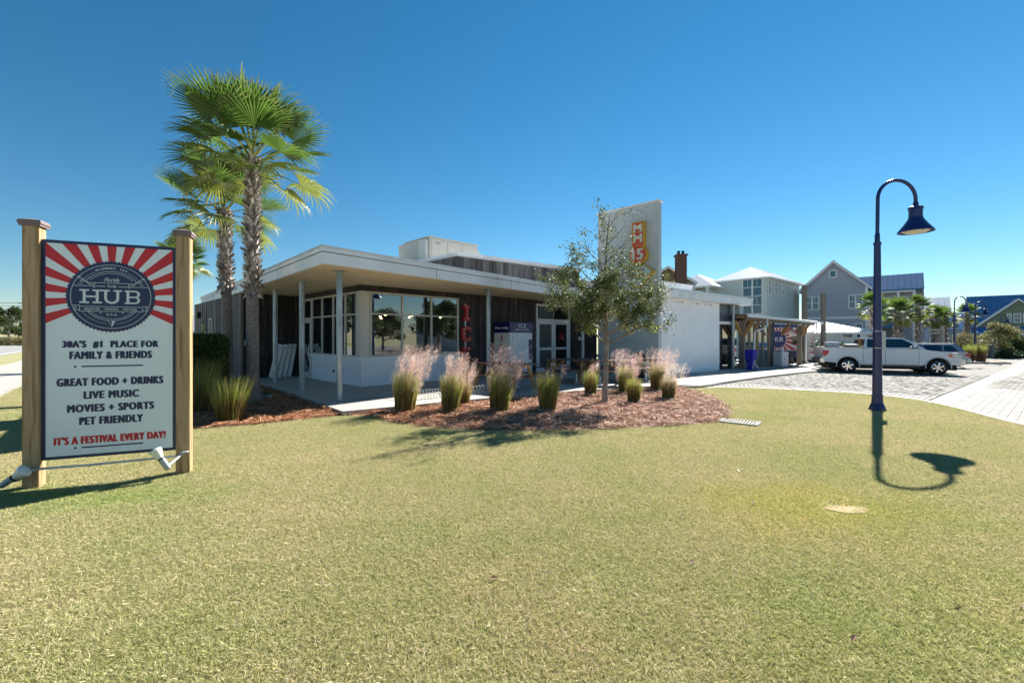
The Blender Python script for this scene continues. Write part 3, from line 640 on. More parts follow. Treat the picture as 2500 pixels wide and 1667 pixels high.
# hedge
def hedge():
    t = thing('hedge', 'clipped dark green box hedge behind the festival sign', 'hedge', (-7.74, 10.12, 0), R(28)); hx, hy, h = 1.02, .45, 1.7
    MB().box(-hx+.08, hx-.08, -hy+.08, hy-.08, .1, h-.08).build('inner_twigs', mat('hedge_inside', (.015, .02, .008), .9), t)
    n = 30000; f = nrng.choice(4, n, p=[.42, .2, .2, .18]); a = nrng.uniform(-1, 1, n); b = nrng.uniform(0.02, 1, n); dep = nrng.exponential(.03, n)
    C = np.zeros((n, 3)); 
    C[f == 0] = np.stack([a*hx, -hy+dep, b*h], 1)[f == 0]; C[f == 1] = np.stack([hx-dep, a*hy, b*h], 1)[f == 1]; C[f == 2] = np.stack([a*hx, (b*2-1)*hy, h-dep], 1)[f == 2]; C[f == 3] = np.stack([-hx+dep, a*hy, b*h], 1)[f == 3]
    e = np.maximum(0, np.abs(C[:, 0])/hx-.85)/.15; C[:, 2] -= e**2*.08*(C[:, 2] > h-.2); C[:, 1] += .05*np.sin(C[:, 0]*7+C[:, 2]*4); C += nrng.normal(0, .02, C.shape)
    V, Fc = leafcards(C, .034, elong=1.5); npmesh('foliage', V, Fc, LEAF, t, cols=pal(n, [(.045, .08, .022), (.08, .125, .03), (.025, .05, .015), (.14, .18, .04)], .25, [.4, .3, .22, .08]))
hedge()
def clump_meshes(seed, h=.55, r=.2, n=900, plume=0, ph=.45, pcol=None, lean=(.16, -.02), brown=.3, pr=1., flare=.10):
    q = np.random.default_rng(seed); a = q.uniform(0, 6.28, n); rr = r*.66*np.sqrt(q.uniform(0, 1, n)); B = np.stack([np.cos(a)*rr*1.0, np.sin(a)*rr*1.0, np.zeros(n)], 1)
    ln = h*q.uniform(.55, 1.1, n); out = np.stack([np.cos(a), np.sin(a)], 1)*(rr/r*flare)[:, None]*ln[:, None]+q.normal(0, .05, (n, 2)); T = B+np.stack([out[:, 0]+lean[0]*ln*.25, out[:, 1], ln], 1)
    V, Fc = qblades(B, T, q.uniform(.004, .008, n), bend=np.stack([-out[:, 0]*.18, -out[:, 1]*.18, ln*.04], 1))
    g = np.array([(.28, .34, .06), (.40, .46, .10), (.17, .24, .045), (.50, .48, .18)])[q.choice(4, n)]*q.uniform(.7, 1.2, (n, 1)); br = np.array([(.24, .16, .06), (.13, .085, .035), (.34, .23, .10)])[q.choice(3, n)]
    isb = (q.uniform(size=n) < brown)[:, None]; c0 = np.where(q.uniform(size=(n, 1)) < .65, br, g*.8); c1 = np.where(isb, br*1.4, g); cols = np.stack([c0, c1], 1).reshape(-1, 3)
    m1 = npmesh('blades', V, Fc, BLADE, cols=cols, link=False); m2 = None
    if plume:
        ns = int(plume*.8); a = q.uniform(0, 6.28, ns); rr = r*.72*pr*np.sqrt(q.uniform(0, 1, ns)); hh = h*.75+ph*q.uniform(.0, 1, ns)
        T = np.stack([np.cos(a)*rr*(.6+hh), np.sin(a)*rr*(.6+hh), hh], 1); lift = (hh-h*.5); T[:, 0] += lean[0]*.55*lift/.4+q.normal(0, .02, ns); T[:, 1] += lean[1]*lift/.4
        k = 46; C = np.repeat(T, k, 0); s = q.uniform(-1, 0, ns*k)[:, None]; C = C+np.array([[.06, .0, .34]])*s*ph+q.normal(0, 1, (ns*k, 3))*np.array([.024, .024, .02]); d = np.stack([q.normal(.018, .02, ns*k), q.normal(0, .02, ns*k), q.normal(.032, .018, ns*k)], 1)
        V, Fc = qblades(C, C+d, np.full(ns*k, .0023)); pc = np.array(pcol or [(.68, .46, .40), (.80, .62, .52), (.62, .36, .33), (.86, .76, .65)])[q.choice(4, ns*k)]*q.uniform(.8, 1.1, (ns*k, 1))
        m2 = npmesh('plumes', V, Fc, PLUME, cols=np.repeat(pc, 2, 0), link=False)
    return m1, m2
def clump(label, px, py, args, s=1, x=None, name='ornamental_grass'):
    p = GP(px, py) if x is None else Vector((*x, 0)); t = thing(name, label, 'ornamental grass', (p.x, p.y, 0), 0, 'ornamental grass clumps', scale=s)
    m = clump_meshes(**args)
    for me, nm in zip(m, ('blades', 'plumes')):
        if me: put(nm, me, t)
    return t
PALE = [(.78, .66, .58), (.70, .60, .50), (.82, .74, .66), (.74, .58, .52)]
for a in (('leftmost pink muhly grass in the round bed, large plume blowing right', 988, 1006, dict(seed=1, h=.62, r=.24, n=1500, plume=190, ph=.62, lean=(.24, 0), pr=1.1)),
    ('pink muhly grass in front of the wire hoops, second from the left', 1100, 1006, dict(seed=2, h=.6, r=.2, n=1200, plume=95, ph=.52, pr=.9)),
    ('small dry grass tuft tucked behind the second pink muhly', 1133, 990, dict(seed=3, h=.42, r=.13, n=600, plume=60, ph=.5, brown=.6)),
    ('pink muhly grass in front of the ice vending box', 1218, 1004, dict(seed=4, h=.64, r=.22, n=1400, plume=130, ph=.6, pcol=PALE[:2]+[(.62, .36, .35), (.66, .42, .4)], lean=(.2, 0), pr=1.3)),
    ('green grass clump without plume in front of the near picnic table', 1337, 1002, dict(seed=5, h=.58, r=.2, n=1400, plume=10, ph=.4)),
    ('upright green grass clump left of the oak trunk', 1441, 967, dict(seed=6, h=.6, r=.2, n=1200, plume=26, ph=.45, pr=.6)),
    ('pink muhly grass right of the oak trunk, pale fanned plume', 1527, 960, dict(seed=7, h=.66, r=.24, n=1400, plume=170, ph=.62, pcol=PALE[:1]+[(.76, .5, .47), (.8, .66, .6), (.68, .42, .42)], lean=(.05, 0), pr=1.4)),
    ('short green grass clump in front of the pale fanned muhly', 1547, 985, dict(seed=8, h=.52, r=.19, n=1300, plume=0)),
    ('pink muhly grass against the white wall with the brightest pink plume', 1604, 953, dict(seed=9, h=.68, r=.25, n=1500, plume=200, ph=.68, lean=(.16, 0), pr=1.45)),
    ('browning grass clump with a pale cream plume at the right end of the bed', 1631, 975, dict(seed=10, h=.5, r=.2, n=1200, plume=110, ph=.5, pcol=PALE, brown=.75, lean=(.3, 0), pr=1.5))):
    clump(*a, s=1.38 if a[2] > 980 and a[1] < 1400 else 1.15)
clump('spiky yellow green grass clump at the foot of the tall palm', 560, 1030, dict(seed=11, h=.86, r=.34, n=1500, brown=.25, flare=.34))
clump('tall arching grass clump half hidden behind the right sign post', 478, 1012, dict(seed=12, h=1.15, r=.36, n=900, brown=.35, lean=(.5, 0), flare=.3))
# ------------------------------------------------------------------ the restaurant
BC = Vector((-4.70, 13.75)); Z0 = .10
bld = thing('restaurant', 'low flat-roofed restaurant with white fascia, dark weathered wood and painted brick', 'restaurant', (BC.x, BC.y, 0), R(45))
def part(name, parent=None, m=None):
    """an empty mesh part that carries small pieces"""
    return thing(name, None, None) if False else None
def planks(parent, name, a, b, z0, z1, wd, m, holes=(), th=.022, out=.0, seed=0, z1b=None):
    """vertical boards from local point a to b (seen from the right-hand side of a->b), with a dark backing sheet"""
    q = random.Random(seed); a = Vector(a); b = Vector(b); L = (b-a).length; d = (b-a)/L; n = Vector((d.y, -d.x)); ang = math.atan2(d.y, d.x)
    mb = MB(); fn = lambda s, z, o: (a.x+d.x*s+n.x*o, a.y+d.y*s+n.y*o, z)
    cuts = sorted({0, L}|{h[0] for h in holes}|{h[1] for h in holes}); 
    for s0, s1 in zip(cuts, cuts[1:]):
        mid = (s0+s1)/2; hh = [h for h in holes if h[0] <= mid <= h[1]]
        spans = [(z0, z1)] if not hh else [(z0, hh[0][2]), (hh[0][3], z1)]
        for za, zb in spans:
            if zb-za > .01: mb.prism([(s0, za), (s1, za), (s1, zb), (s0, zb)], fn, -.06, 0)
    w = mb.build(name, BACK, parent, recalc=True); s = 0
    while s < L-.02:
        ww = min(wd*q.uniform(.82, 1.18), L-s); mid = s+ww/2
        hh = [h for h in holes if h[0] < mid < h[1]]; spans = [(z0, z1)] if not hh else [(z0, hh[0][2]), (hh[0][3], z1)]
        for za, zb in spans:
            if zb-za > .03:
                t = th*q.uniform(.6, 1.4); block('plank', m, w, fn(mid, (za+zb)/2, out+t/2+.001), (ww-.008, t, zb-za-.004), rz=ang)
        s += ww
    return w
def bricks(parent, name, a, b, z0, z1, m, bl=.2, bh=.0677, th=.11, proud=.005, parts=290, gap=.008):
    a = Vector(a); b = Vector(b); L = (b-a).length; d = (b-a)/L; n = Vector((d.y, -d.x)); ang = math.atan2(d.y, d.x)
    fn = lambda s, z, o: (a.x+d.x*s+n.x*o, a.y+d.y*s+n.y*o, z)
    w = MB().prism([(0, z0), (L, z0), (L, z1), (0, z1)], fn, -th, 0).build(name, MORTAR, parent, recalc=True)
    rows = int(round((z1-z0)/bh)); P_ = []
    for r_ in range(rows):
        s = -bl/2*(r_ % 2)
        while s < L-.01:
            s0, s1 = max(0, s), min(L, s+bl)
            if s1-s0 > .02: P_.append(((s0+s1)/2, z0+(r_+.5)*(z1-z0)/rows, s1-s0))
            s += bl
    if len(P_) > parts: rnd.shuffle(P_)
    for s, z, l in P_[:parts]: block('brick', m, w, fn(s, z, proud/2+rnd.uniform(-.001, .002)), (l-gap, .012, (z1-z0)/rows-gap), rz=ang)
    if P_[parts:]:
        mb = MB(); h2 = ((z1-z0)/rows-gap)/2
        for s, z, l in P_[parts:]:
            o = proud+rnd.uniform(-.001, .002); l2 = (l-gap)/2; mb.add([fn(s-l2, z-h2, o), fn(s+l2, z-h2, o), fn(s+l2, z+h2, o), fn(s-l2, z+h2, o), fn(s-l2-.003, z-h2-.003, 0), fn(s+l2+.003, z-h2-.003, 0), fn(s+l2+.003, z+h2+.003, 0), fn(s-l2-.003, z+h2+.003, 0)], [(0, 1, 2, 3), (4, 5, 1, 0), (5, 6, 2, 1), (6, 7, 3, 2), (7, 4, 0, 3)])
        o = mb.build('brickwork', m, w); o['kind'] = 'stuff'
    return w
# roof: overhanging slab with stepped fascia
rp = [(-2.43, -3.13), (10.9, -1.60), (16, 2), (16, 14.5), (-1.59, 14.53)]
def inset(poly, k):
    c = Vector((7, 6)); return [tuple(Vector(p)+(c-Vector(p)).normalized()*k) for p in poly]
xyz = lambda a, b, z: (a, b, z)
roof = MB().prism(rp, xyz, 3.29, 3.545).build('fascia', FASC, bld, recalc=True); MB().prism(inset(rp, .02), xyz, 3.546, 3.564).build('fascia_shadow_groove', DARKJ, roof, recalc=True)  # shallow groove coloured dark to draw a shadow line under the fascia step
MB().prism(inset(rp, -.03), xyz, 3.565, 3.655).build('fascia_step', FASC, roof, recalc=True); MB().prism(inset(rp, -.055), xyz, 3.657, 3.70).build('coping', CAPM, roof, recalc=True)
MB().prism(inset(rp, .12), xyz, 3.280, 3.2885).build('soffit', SOFF, bld, recalc=True)
for px, py in ((-1.9, -.9), (-.8, -1.7), (2.2, -1.3), (5.0, -1.05), (7.6, -.9), (-1.0, 1.9), (-1.0, 4.3)):
    MB().lathe([(.0, 0), (.06, 0), (.085, -.006), (.11, -.006), (.11, .004)], 20, (px, py, 3.279)).build('downlight', mat('lamp_ring', (.7, .7, .66), .4), bld, smooth=True)
def edge_joint(p0, p1, n_):
    a_, b_ = Vector(p0), Vector(p1); d_ = (b_-a_).normalized(); o_ = Vector((d_.y, -d_.x))
    for k in range(1, n_):
        q = a_.lerp(b_, k/n_)+o_*.001; MB().bar((q.x, q.y, 3.295), (q.x, q.y, 3.54), .012, .006, up=(o_.x, o_.y, 0)).build('fascia_joint', DARKJ, roof)
edge_joint(rp[0], rp[1], 4); edge_joint(rp[4], rp[0], 5)
# porch columns
def column(u, v, lab):
    t = thing('porch_column', lab, 'column', (*(BC+Vector(((u-v)*.7071, (u+v)*.7071))), 0), 0, 'round steel porch columns')
    MB().tube([(0, 0, .1), (0, 0, 1.3), (0, 0, 3.28)], .075, 24).build('pole', GALV, t, smooth=True)
    MB().box(-.12, .12, -.12, .12, 3.265, 3.279).build('top_plate', GALV, t, bevel=.003)
for a in ((-1.71, -2.36, 'galvanised porch column nearest the roof corner'), (-1.57, .51, 'middle galvanised column in front of the leaning white boards'), (-1.40, 3.45, 'galvanised column before the dark recess wall, leftmost of the porch'),
          (3.64, -1.87, 'galvanised column between the corner windows and the ice vending box'), (9.75, -1.35, 'galvanised column behind the oak crown, beside the white tower')): column(*a)
# walls
W1 = bricks(bld, 'low_brick_wall', (3.97, 0), (0, 0), Z0, .95, WBRICK) if False else None
W1 = bricks(bld, 'low_brick_wall', (-.0, .0), (3.97, .0), Z0, .95, WBRICK); W2 = bricks(bld, 'low_brick_wall', (0, 4.15), (0, -.0), Z0, .95, WBRICK)
MB().box(-.035, 4.0, -.035, .12, .952, 1.01).box(-.035, .12, .12, 4.17, .952, 1.01).build('brick_cap', WBRICK2, bld, bevel=.004)
MB().box(-.03, -.004, 1.9, 2.02, .45, .53).build('wall_outlet', DPLAST, W2)
def glazing(parent, a, b, splits, z0, z1, tr, label=None, d0=.03, fw=.06, panes=True, g=None, mid=None):
    a = Vector(a); b = Vector(b); L = (b-a).length; d = (b-a)/L; n = Vector((d.y, -d.x)); fn = lambda s, z, o: (a.x+d.x*s+n.x*o, a.y+d.y*s+n.y*o, z)
    mb = MB(); bx = lambda s0, s1, za, zb, o0, o1: mb.prism([(s0, za), (s1, za), (s1, zb), (s0, zb)], fn, o0, o1)
    bx(0, L, z0, z0+fw, -.05, d0); bx(0, L, z1-fw, z1, -.05, d0)
    if tr: bx(fw, L-fw, tr-fw*.4, tr+fw*.4, -.045, d0-.004)
    for i, s in enumerate(splits):
        s0 = 0 if i == 0 else (s-fw/2 if i < len(splits)-1 else L-fw); bx(s0, s0+fw, z0+fw, z1-fw, -.048, d0-.002)
    w = mb.build('window', FRAME, parent, recalc=True)
    zs = [(z0+fw, z1-fw)] if not tr else [(z0+fw, tr-fw*.4), (tr+fw*.4, z1-fw)]
    for s0, s1 in zip(splits, splits[1:]):
        for za, zb in zs: MB().prism([(s0+.01, za), (s1-.01, za), (s1-.01, zb), (s0+.01, zb)], fn, -.012, -.004).build('pane', g or GLASS, w, recalc=True)
    return w
glazing(bld, (.30, 0), (3.83, 0), [0, 1.16, 2.32, 3.53], 1.012, 3.09, 2.39)
glazing(bld, (0, 3.92), (0, .22), [0, .95, 1.9, 2.85, 3.70], 1.012, 3.09, 2.37)
MB().box(-.03, .28, -.03, .18, 1.012, 3.09).box(-.03, .18, .182, .20, 1.012, 3.09).build('corner_post', FRAME, bld)
planks(bld, 'header_boards', (0, -.0), (3.9, -.0), 3.095, 3.275, .14, DWOOD, seed=1); planks(bld, 'header_boards', (0, 5.6), (0, 0), 3.095, 3.275, .14, DWOOD, seed=2)
# side door beside window wall
def door_leaf(parent, fn, s0, s1, z0, z1, m, g, fw=.11, mid=1.05, name='door', handle_s=None):
    mb = MB(); bx = lambda a, b, za, zb, o0=-.03, o1=.02: mb.prism([(a, za), (b, za), (b, zb), (a, zb)], fn, o0, o1)
    bx(s0, s1, z0, z0+.22); bx(s0, s1, z1-.12, z1); bx(s0, s0+fw, z0+.22, z1-.12); bx(s1-fw, s1, z0+.22, z1-.12)
    if mid: bx(s0+fw, s1-fw, mid-.05, mid+.05)
    d = mb.build(name, m, parent, recalc=True)
    for za, zb in (((z0+.22, mid-.05), (mid+.05, z1-.12)) if mid else ((z0+.22, z1-.12),)): MB().prism([(s0+fw, za), (s1-fw, za), (s1-fw, zb), (s0+fw, zb)], fn, -.01, -.003).build('pane', g, d, recalc=True)
    if handle_s is not None: MB().tube([fn(handle_s, 1.0, .02), fn(handle_s, 1.0, .07), fn(handle_s, 1.3, .07), fn(handle_s, 1.3, .02)], .014, 8).build('handle', STEEL, d, smooth=True)
    return d
fA = lambda s, z, o: (-o, 5.0-s, z)
MB().prism([(0, 2.3), (1.08, 2.3), (1.08, 2.38), (0, 2.38)], fA, -.04, .03).prism([(0, 3.01), (1.08, 3.01), (1.08, 3.09), (0, 3.09)], fA, -.04, .03).prism([(0, Z0), (.05, Z0), (.05, 3.09), (0, 3.09)], fA, -.04, .028).prism([(1.03, Z0), (1.08, Z0), (1.08, 3.09), (1.03, 3.09)], fA, -.04, .028).build('door_frame', FRAME, bld, recalc=True)
MB().prism([(.05, 2.38), (1.03, 2.38), (1.03, 3.01), (.05, 3.01)], fA, -.012, -.004).build('transom_pane', GLASS, bld, recalc=True)
door_leaf(bld, fA, .06, 1.02, Z0+.01, 2.3, FRAME, GLASS, mid=None, handle_s=.93)
planks(bld, 'recess_wall', (0, 5.62), (0, 5.01), Z0, 3.095, .14, DWOOD, seed=3)
planks(bld, 'recess_wall', (-1.9, 5.63), (0, 5.63), Z0, 3.28, .14, DWOOD, seed=4)
planks(bld, 'side_wall', (-1.90, 14.2), (-1.90, 5.63), Z0, 3.28, .14, GWOOD, seed=5, holes=((3.4, 4.0, 1.15, 2.45),))
MB().box(-1.95, -1.86, 5.54, 5.60, Z0, 3.278).build('corner_board', GREYW, bld)
glazing(bld, (-1.925, 10.8), (-1.925, 10.2), [0, .6], 1.12, 2.48, None)
o = MB().prism([(11.9+.38*math.cos(a), 1.75+.72*math.sin(a)) for a in [i*math.pi/14 for i in range(28)]], lambda a, b, d: (-1.93-d, a, b), 0, .03).build('oval_mirror', glass('mirror_glass', (.4, .5, .5), .35, .1), bld, recalc=True)
MB().box(-2.05, -1.93, 12.7, 12.9, 2.55, 2.85).build('wall_light', BACK, bld, bevel=.01)
MB().box(-1.84, -1.62, 5.40, 5.48, 1.32, 1.52).tube([(-1.72, 5.44, 1.32), (-1.74, 5.42, .7), (-1.7, 5.40, .3), (-1.72, 5.4, .12)], .012, 6).build('outlet_box', mat('green_hose', (.30, .36, .30), .5), bld)
# front wall right of the corner windows
doorS = (8.13, 10.55)
planks(bld, 'front_wall', (3.86, 0), (10.62, 0), Z0, 3.28, .145, DWOOD, seed=6, holes=((doorS[0]-3.86, doorS[1]-3.86, Z0, 3.12),), out=.004)
planks(bld, 'front_wall', (10.62, 0), (10.95, -1.25), Z0, 3.28, .14, DWOOD, seed=7, out=.004)
fB = lambda s, z, o: (doorS[0]+s, -o, z); dw = doorS[1]-doorS[0]
mb = MB()
for s0, s1, za, zb in ((0, .09, Z0, 3.12), (dw-.09, dw, Z0, 3.12), (.09, dw-.09, 2.36, 2.46), (.09, dw-.09, 3.02, 3.12)): mb.prism([(s0, za), (s1, za), (s1, zb), (s0, zb)], fB, -.05, .045)
mb.build('door_frame', WFRAME, bld, recalc=True)
MB().prism([(.09, 2.46), (dw-.09, 2.46), (dw-.09, 3.02), (.09, 3.02)], fB, -.012, -.004).build('transom_pane', GLASS, bld, recalc=True)
door_leaf(bld, fB, .095, dw/2-.005, Z0+.01, 2.35, WFRAME, GLASS, .13, 1.12, handle_s=dw/2-.07); d2 = door_leaf(bld, fB, dw/2+.005, dw-.095, Z0+.01, 2.35, WFRAME, GLASS, .13, 1.12, handle_s=dw/2+.07)
sg = MB(); fS = lambda x, z: (doorS[0]+dw*.74+x, -.004, z)
put_text(sg, 'COLD', 0, 1.78, .38, .11, fS, bold=.05); put_text(sg, 'BEER', 0, 1.64, .38, .11, fS, bold=.05); sg.build('red_lettering', REDP, d2)
MB().box(10.66, 10.72, -.56, -.44, 1.5, 1.66).build('switch_plate', WFRAME, bld)
# interior seen through the glass
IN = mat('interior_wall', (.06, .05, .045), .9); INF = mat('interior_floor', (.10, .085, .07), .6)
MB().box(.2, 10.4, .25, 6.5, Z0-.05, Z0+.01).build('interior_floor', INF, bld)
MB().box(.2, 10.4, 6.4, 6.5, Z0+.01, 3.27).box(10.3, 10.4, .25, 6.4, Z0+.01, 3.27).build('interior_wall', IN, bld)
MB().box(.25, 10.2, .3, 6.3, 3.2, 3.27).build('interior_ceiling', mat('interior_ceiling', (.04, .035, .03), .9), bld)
BULB = emit('warm_bulb', (1, .62, .28), 9)
for u, v in ((.9, 1.6), (1.9, 1.9), (2.9, 1.7), (1.4, 3.0), (2.5, 3.4), (3.6, 3.0), (4.6, 2.2), (3.3, 4.8)):
    MB().tube([(u, v, 3.2), (u, v, 2.62)], .008, 5).lathe([(.02, .12), (.06, .1), (.13, 0)], 14, (u, v, 2.5)).build('pendant_lamp', BACK, bld); MB().lathe([(.001, -.045), (.04, -.03), (.05, 0), (.03, .03), (.001, .045)], 12, (u, v, 2.48)).build('pendant_bulb', BULB, bld, smooth=True)
TBW = mat('interior_table', (.16, .09, .05), .5)
for u, v in ((.9, 1.3), (2.4, 1.4), (1.2, 3.6), (3.0, 3.4)):
    MB().box(u-.4, u+.4, v-.4, v+.4, .80, .84).box(u-.04, u+.04, v-.04, v+.04, .12, .8).box(u-.25, u+.25, v-.25, v+.25, .11, .13).build('dining_table', TBW, bld)
fl = MB()
for i in range(26):
    u = .5+i*.045+rnd.uniform(-.01, .01); fl.lathe([(.001, 0), (.025, .02), (.001, .05)], 6, (u, .16+rnd.uniform(-.03, .03), 1.10+rnd.uniform(0, .05)))
fl.build('yellow_flowers', YEL, bld)
# clerestory and parapet on the roof
planks(bld, 'raised_roof_wall', (4.14, 5.4), (4.14, .46), 3.70, 4.74, .15, GWOOD, seed=8)
planks(bld, 'raised_roof_wall', (4.14, .46), (10.88, -.33), 3.70, 4.74, .15, GWOOD, seed=9)
mb = MB().prism([(4.05, .35), (10.88, -.44), (10.88, 6), (4.05, 6)], xyz, 4.742, 4.80); mb.build('raised_roof', CAPM, bld, recalc=True); MB().prism([(4.0, .30), (10.88, -.49), (10.88, 6.05), (4.0, 6.05)], xyz, 4.802, 4.90).build('raised_roof_coping', FASC, bld, recalc=True)
# rooftop unit
HV = mat('beige_unit_paint', (.50, .48, .42), .5, var=.06)
hv = thing('rooftop_unit', 'beige air handling unit standing on the raised roof', 'air conditioner', (-3.54, 19.0, 4.90), R(45))
b_ = MB().box(0, 2.7, 0, 2.0, .04, 1.05).build('casing', HV, hv, bevel=.01)
MB().box(-.05, 2.75, -.05, 2.05, 0, .05).build('base_rail', HV, hv); MB().box(-.03, 2.73, -.03, 2.03, 1.052, 1.09).build('lid', HV, hv)
for s0, s1 in ((.1, .9), (.96, 1.7), (1.76, 2.6)): MB().box(s0, s1, -.02, -.002, .1, 1.0).build('access_panel', HV, hv, bevel=.004)
MB().box(.3, .55, -.03, -.021, .8, .88).build('unit_label', mat('label_grey', (.3, .3, .3)), hv)
MB().box(-.14, -.004, .1, .62, .12, .95).build('control_box', mat('light_box', (.6, .6, .56), .5), hv, bevel=.01)
MB().prism([(2.0, .05), (2.0, 1.05), (2.65, 1.05), (2.45, .05)], lambda a, z, d: (d, a, z), .05, 2.6).build('intake_hood', HV, hv, recalc=True)
MB().prism([(2.71, .1), (3.4, .1), (2.71, 1.0)], lambda a, z, d: (a, d, z), .1, 1.9).build('exhaust_hood', HV, hv, recalc=True)
# tower
tower = thing('blade_wall', 'tall white block tower wall carrying the red and yellow kitchen sign', 'wall', (BC.x, BC.y, 0), R(45))
bricks(tower, 'block_face', (10.9, -1.38), (10.9, -4.35), -.02, 7.30, TOWERP, .4, .2, .0, .003, 250, .006)
MB().box(10.905, 11.17, -4.35, -1.38, -.05, 7.30).build('wall', TOWERP, tower)
MB().box(10.84, 11.23, -4.41, -1.32, 7.302, 7.36).build('coping', FASC, tower, bevel=.006)
# kitchen sign on the tower
sign = thing('kitchen_sign', 'red and yellow arrow sign reading MM 15 in the KITCHEN on the white tower', 'sign', (BC.x, BC.y, 0), R(45))
# facing -u : right on the photo is -v
sc_ = -3.52; fK = lambda o: (lambda x, z: (10.9-o, sc_-x, z))
def ext(poly, o0, o1, m, name, parent=sign):
    return MB().prism(poly, lambda a, b, d: (10.9-d, sc_-a, b), o0, o1).build(name, m, parent, recalc=True)
circ = lambda cx, cz, r, n=40: [(cx+r*math.cos(2*math.pi*i/n), cz+r*math.sin(2*math.pi*i/n)) for i in range(n)]
ext([(-.29, 5.45), (.29, 5.45), (.29, 6.55), (-.29, 6.55)], .02, .20, YEL, 'sign_box'); ext([(-.245, 5.4), (.245, 5.4), (.245, 6.51), (-.245, 6.51)], .201, .212, ORNG, 'red_face')
ext(circ(0, 5.15, .42), .02, .22, YEL, 'round_box'); ext(circ(0, 5.15, .38), .221, .232, ORNG, 'round_face')
ar = [(-.45, 4.70), (.30, 4.70), (.72, 4.40), (.02, 3.72), (-.45, 3.95)]; ext(ar, .02, .18, YEL, 'arrow_box'); ext([(-.40, 4.65), (.28, 4.65), (.63, 4.40), (.02, 3.80), (-.40, 4.0)], .181, .192, mat('arrow_face', (.50, .56, .50), .5, col2=(.1, .35, .38), c2s=2, c2lo=.6, c2hi=.8), 'arrow_face')
mb = MB(); k = fK(.216); put_text(mb, 'M', 0, 6.27, .36, .33, k, bold=.09); put_text(mb, 'M', 0, 5.84, .36, .33, k, bold=.09); put_text(mb, '15', .0, 5.16, .48, .44, fK(.236), bold=.10); mb.build('cream_letters', CREAML, sign)
mb = MB(); put_text(mb, 'in the', .05, 4.52, .42, .15, fK(.196), shear=.3, bold=.02); put_text(mb, 'KITCHEN', -.02, 4.28, .72, .17, fK(.196), bold=.05); mb.build('red_letters', REDP, sign)

# right wing
wx, wy = 6.23, 18.61; wing = thing('restaurant_wing', 'white painted block wing of the restaurant with open bar front', 'building', (wx, wy, 0), R(39.97))
bricks(wing, 'block_wall', (0, 0), (5.35, 0), -.14, 3.32, WBRICK2, .4, .1, .14, .002, 290, .006)
MB().box(5.20, 5.34, .14, 4, -.2, 3.3).build('side_wall', WHITE, wing)
MB().box(.30, 8.3, -.40, 5, 3.325, 3.60).build('fascia', FASC, wing); MB().box(.26, 8.34, -.44, 5, 3.602, 3.70).build('coping', CAPM, wing)
MB().box(-.2, 5.5, 1.5, 7, 3.702, 4.28).build('parapet', WHITE, wing); MB().box(-.25, 5.55, 1.45, 7.05, 4.282, 4.36).build('parapet_coping', FASC, wing)
for i in range(3): MB().tube([(1.2+i*1.3, -.02, 3.18), (1.2+i*1.3, -.3, 3.2)], .012, 6).lathe([(.02, .05), (.06, -.02)], 10, (1.2+i*1.3, -.32, 3.14)).build('wall_lamp', STEEL, wing)
MB().box(5.36, 8.1, 4.2, 4.3, -.3, 3.32).box(5.36, 16, 4.3, 4.4, -.4, 3.1).build('back_wall', BACK, wing)
MB().box(5.36, 6.75, .12, .16, 2.30, 2.44).box(6.95, 8.0, .12, .16, 2.30, 2.44).build('lintel', WHITE, wing); MB().box(5.4, 7.9, .1, .13, 2.45, 3.32).build('transom_panel', mat('navy_panel', (.02, .025, .05), .4), wing)
MB().box(5.4, 8.0, .3, .32, -.1, 2.3).build('open_front_glass', GLASS, wing)
MB().box(5.6, 7.6, 1.6, 2.0, -.1, .95).box(5.6, 7.7, 1.5, 2.1, .95, 1.0).build('bar_counter', TBW, wing)
for i in range(3): MB().lathe([(.14, 0), (.14, .04), (.02, .05), (.02, .6), (.15, .62)], 14, (5.9+i*.6, 1.1, -.1)).build('bar_stool', BACK, wing)
MB().tube([(6.86, -.02, -.2), (6.86, -.02, 3.32)], .075, 16).build('steel_post', GALV, wing, smooth=True)
# timber canopy
cano = thing('timber_canopy', 'timber porch canopy with white gutter and bulbs over the weathered doors', 'canopy', (wx, wy, 0), R(39.97))
OCH = mat('ochre_brace', (.34, .20, .07), .7, var=.2)
for s in (8.0, 16.8):
    z0 = zg(wx+s*.7665, wy+s*.6423)+.1
    MB().box(s-.13, s+.13, -.13, .13, z0, 2.55 if s < 10 else 2.45).build('post', GREYW, cano, bevel=.008)
    MB().bar((s, -.1, 1.75), (s, -.6, 2.5), .12, .14).build('brace', OCH, cano); MB().bar((s+.1, 0, 1.75), (s+.9, 0, 2.5), .12, .14).build('brace', OCH, cano)
    if s < 10: MB().bar((s-.1, 0, 1.75), (s-.9, 0, 2.5), .12, .14).build('brace', OCH, cano)
MB().bar((13.25, -.1, 1.75), (13.25, -.6, 2.5), .12, .14).build('brace', OCH, cano)
MB().bar((7.2, -.5, 2.60), (18.0, -.5, 2.48), .08, .14).bar((7.2, .05, 2.75), (18.2, .05, 2.65), .12, .2).build('beam', GREYW, cano)
for i in range(23):
    s = 7.35+i*.48; MB().bar((s, -.60, 2.70-(s-7)*.011), (s, 3.8, 2.84), .05, .12).build('rafter', PINE2, cano)
mb = MB(); nn_ = 150
for i in range(nn_):
    s0 = 7.0+i*11.3/nn_; zz = .015*(i % 2); dz = -.009*(s0-7); dz1 = -.009*(s0+11.3/nn_-7); z1 = .015*((i+1) % 2)
    mb.add([(s0, -.62, 2.80+zz+dz), (s0+11.3/nn_, -.62, 2.80+z1+dz1), (s0+11.3/nn_, 3.9, 2.98+z1), (s0, 3.9, 2.98+zz)], [(0, 1, 2, 3)])
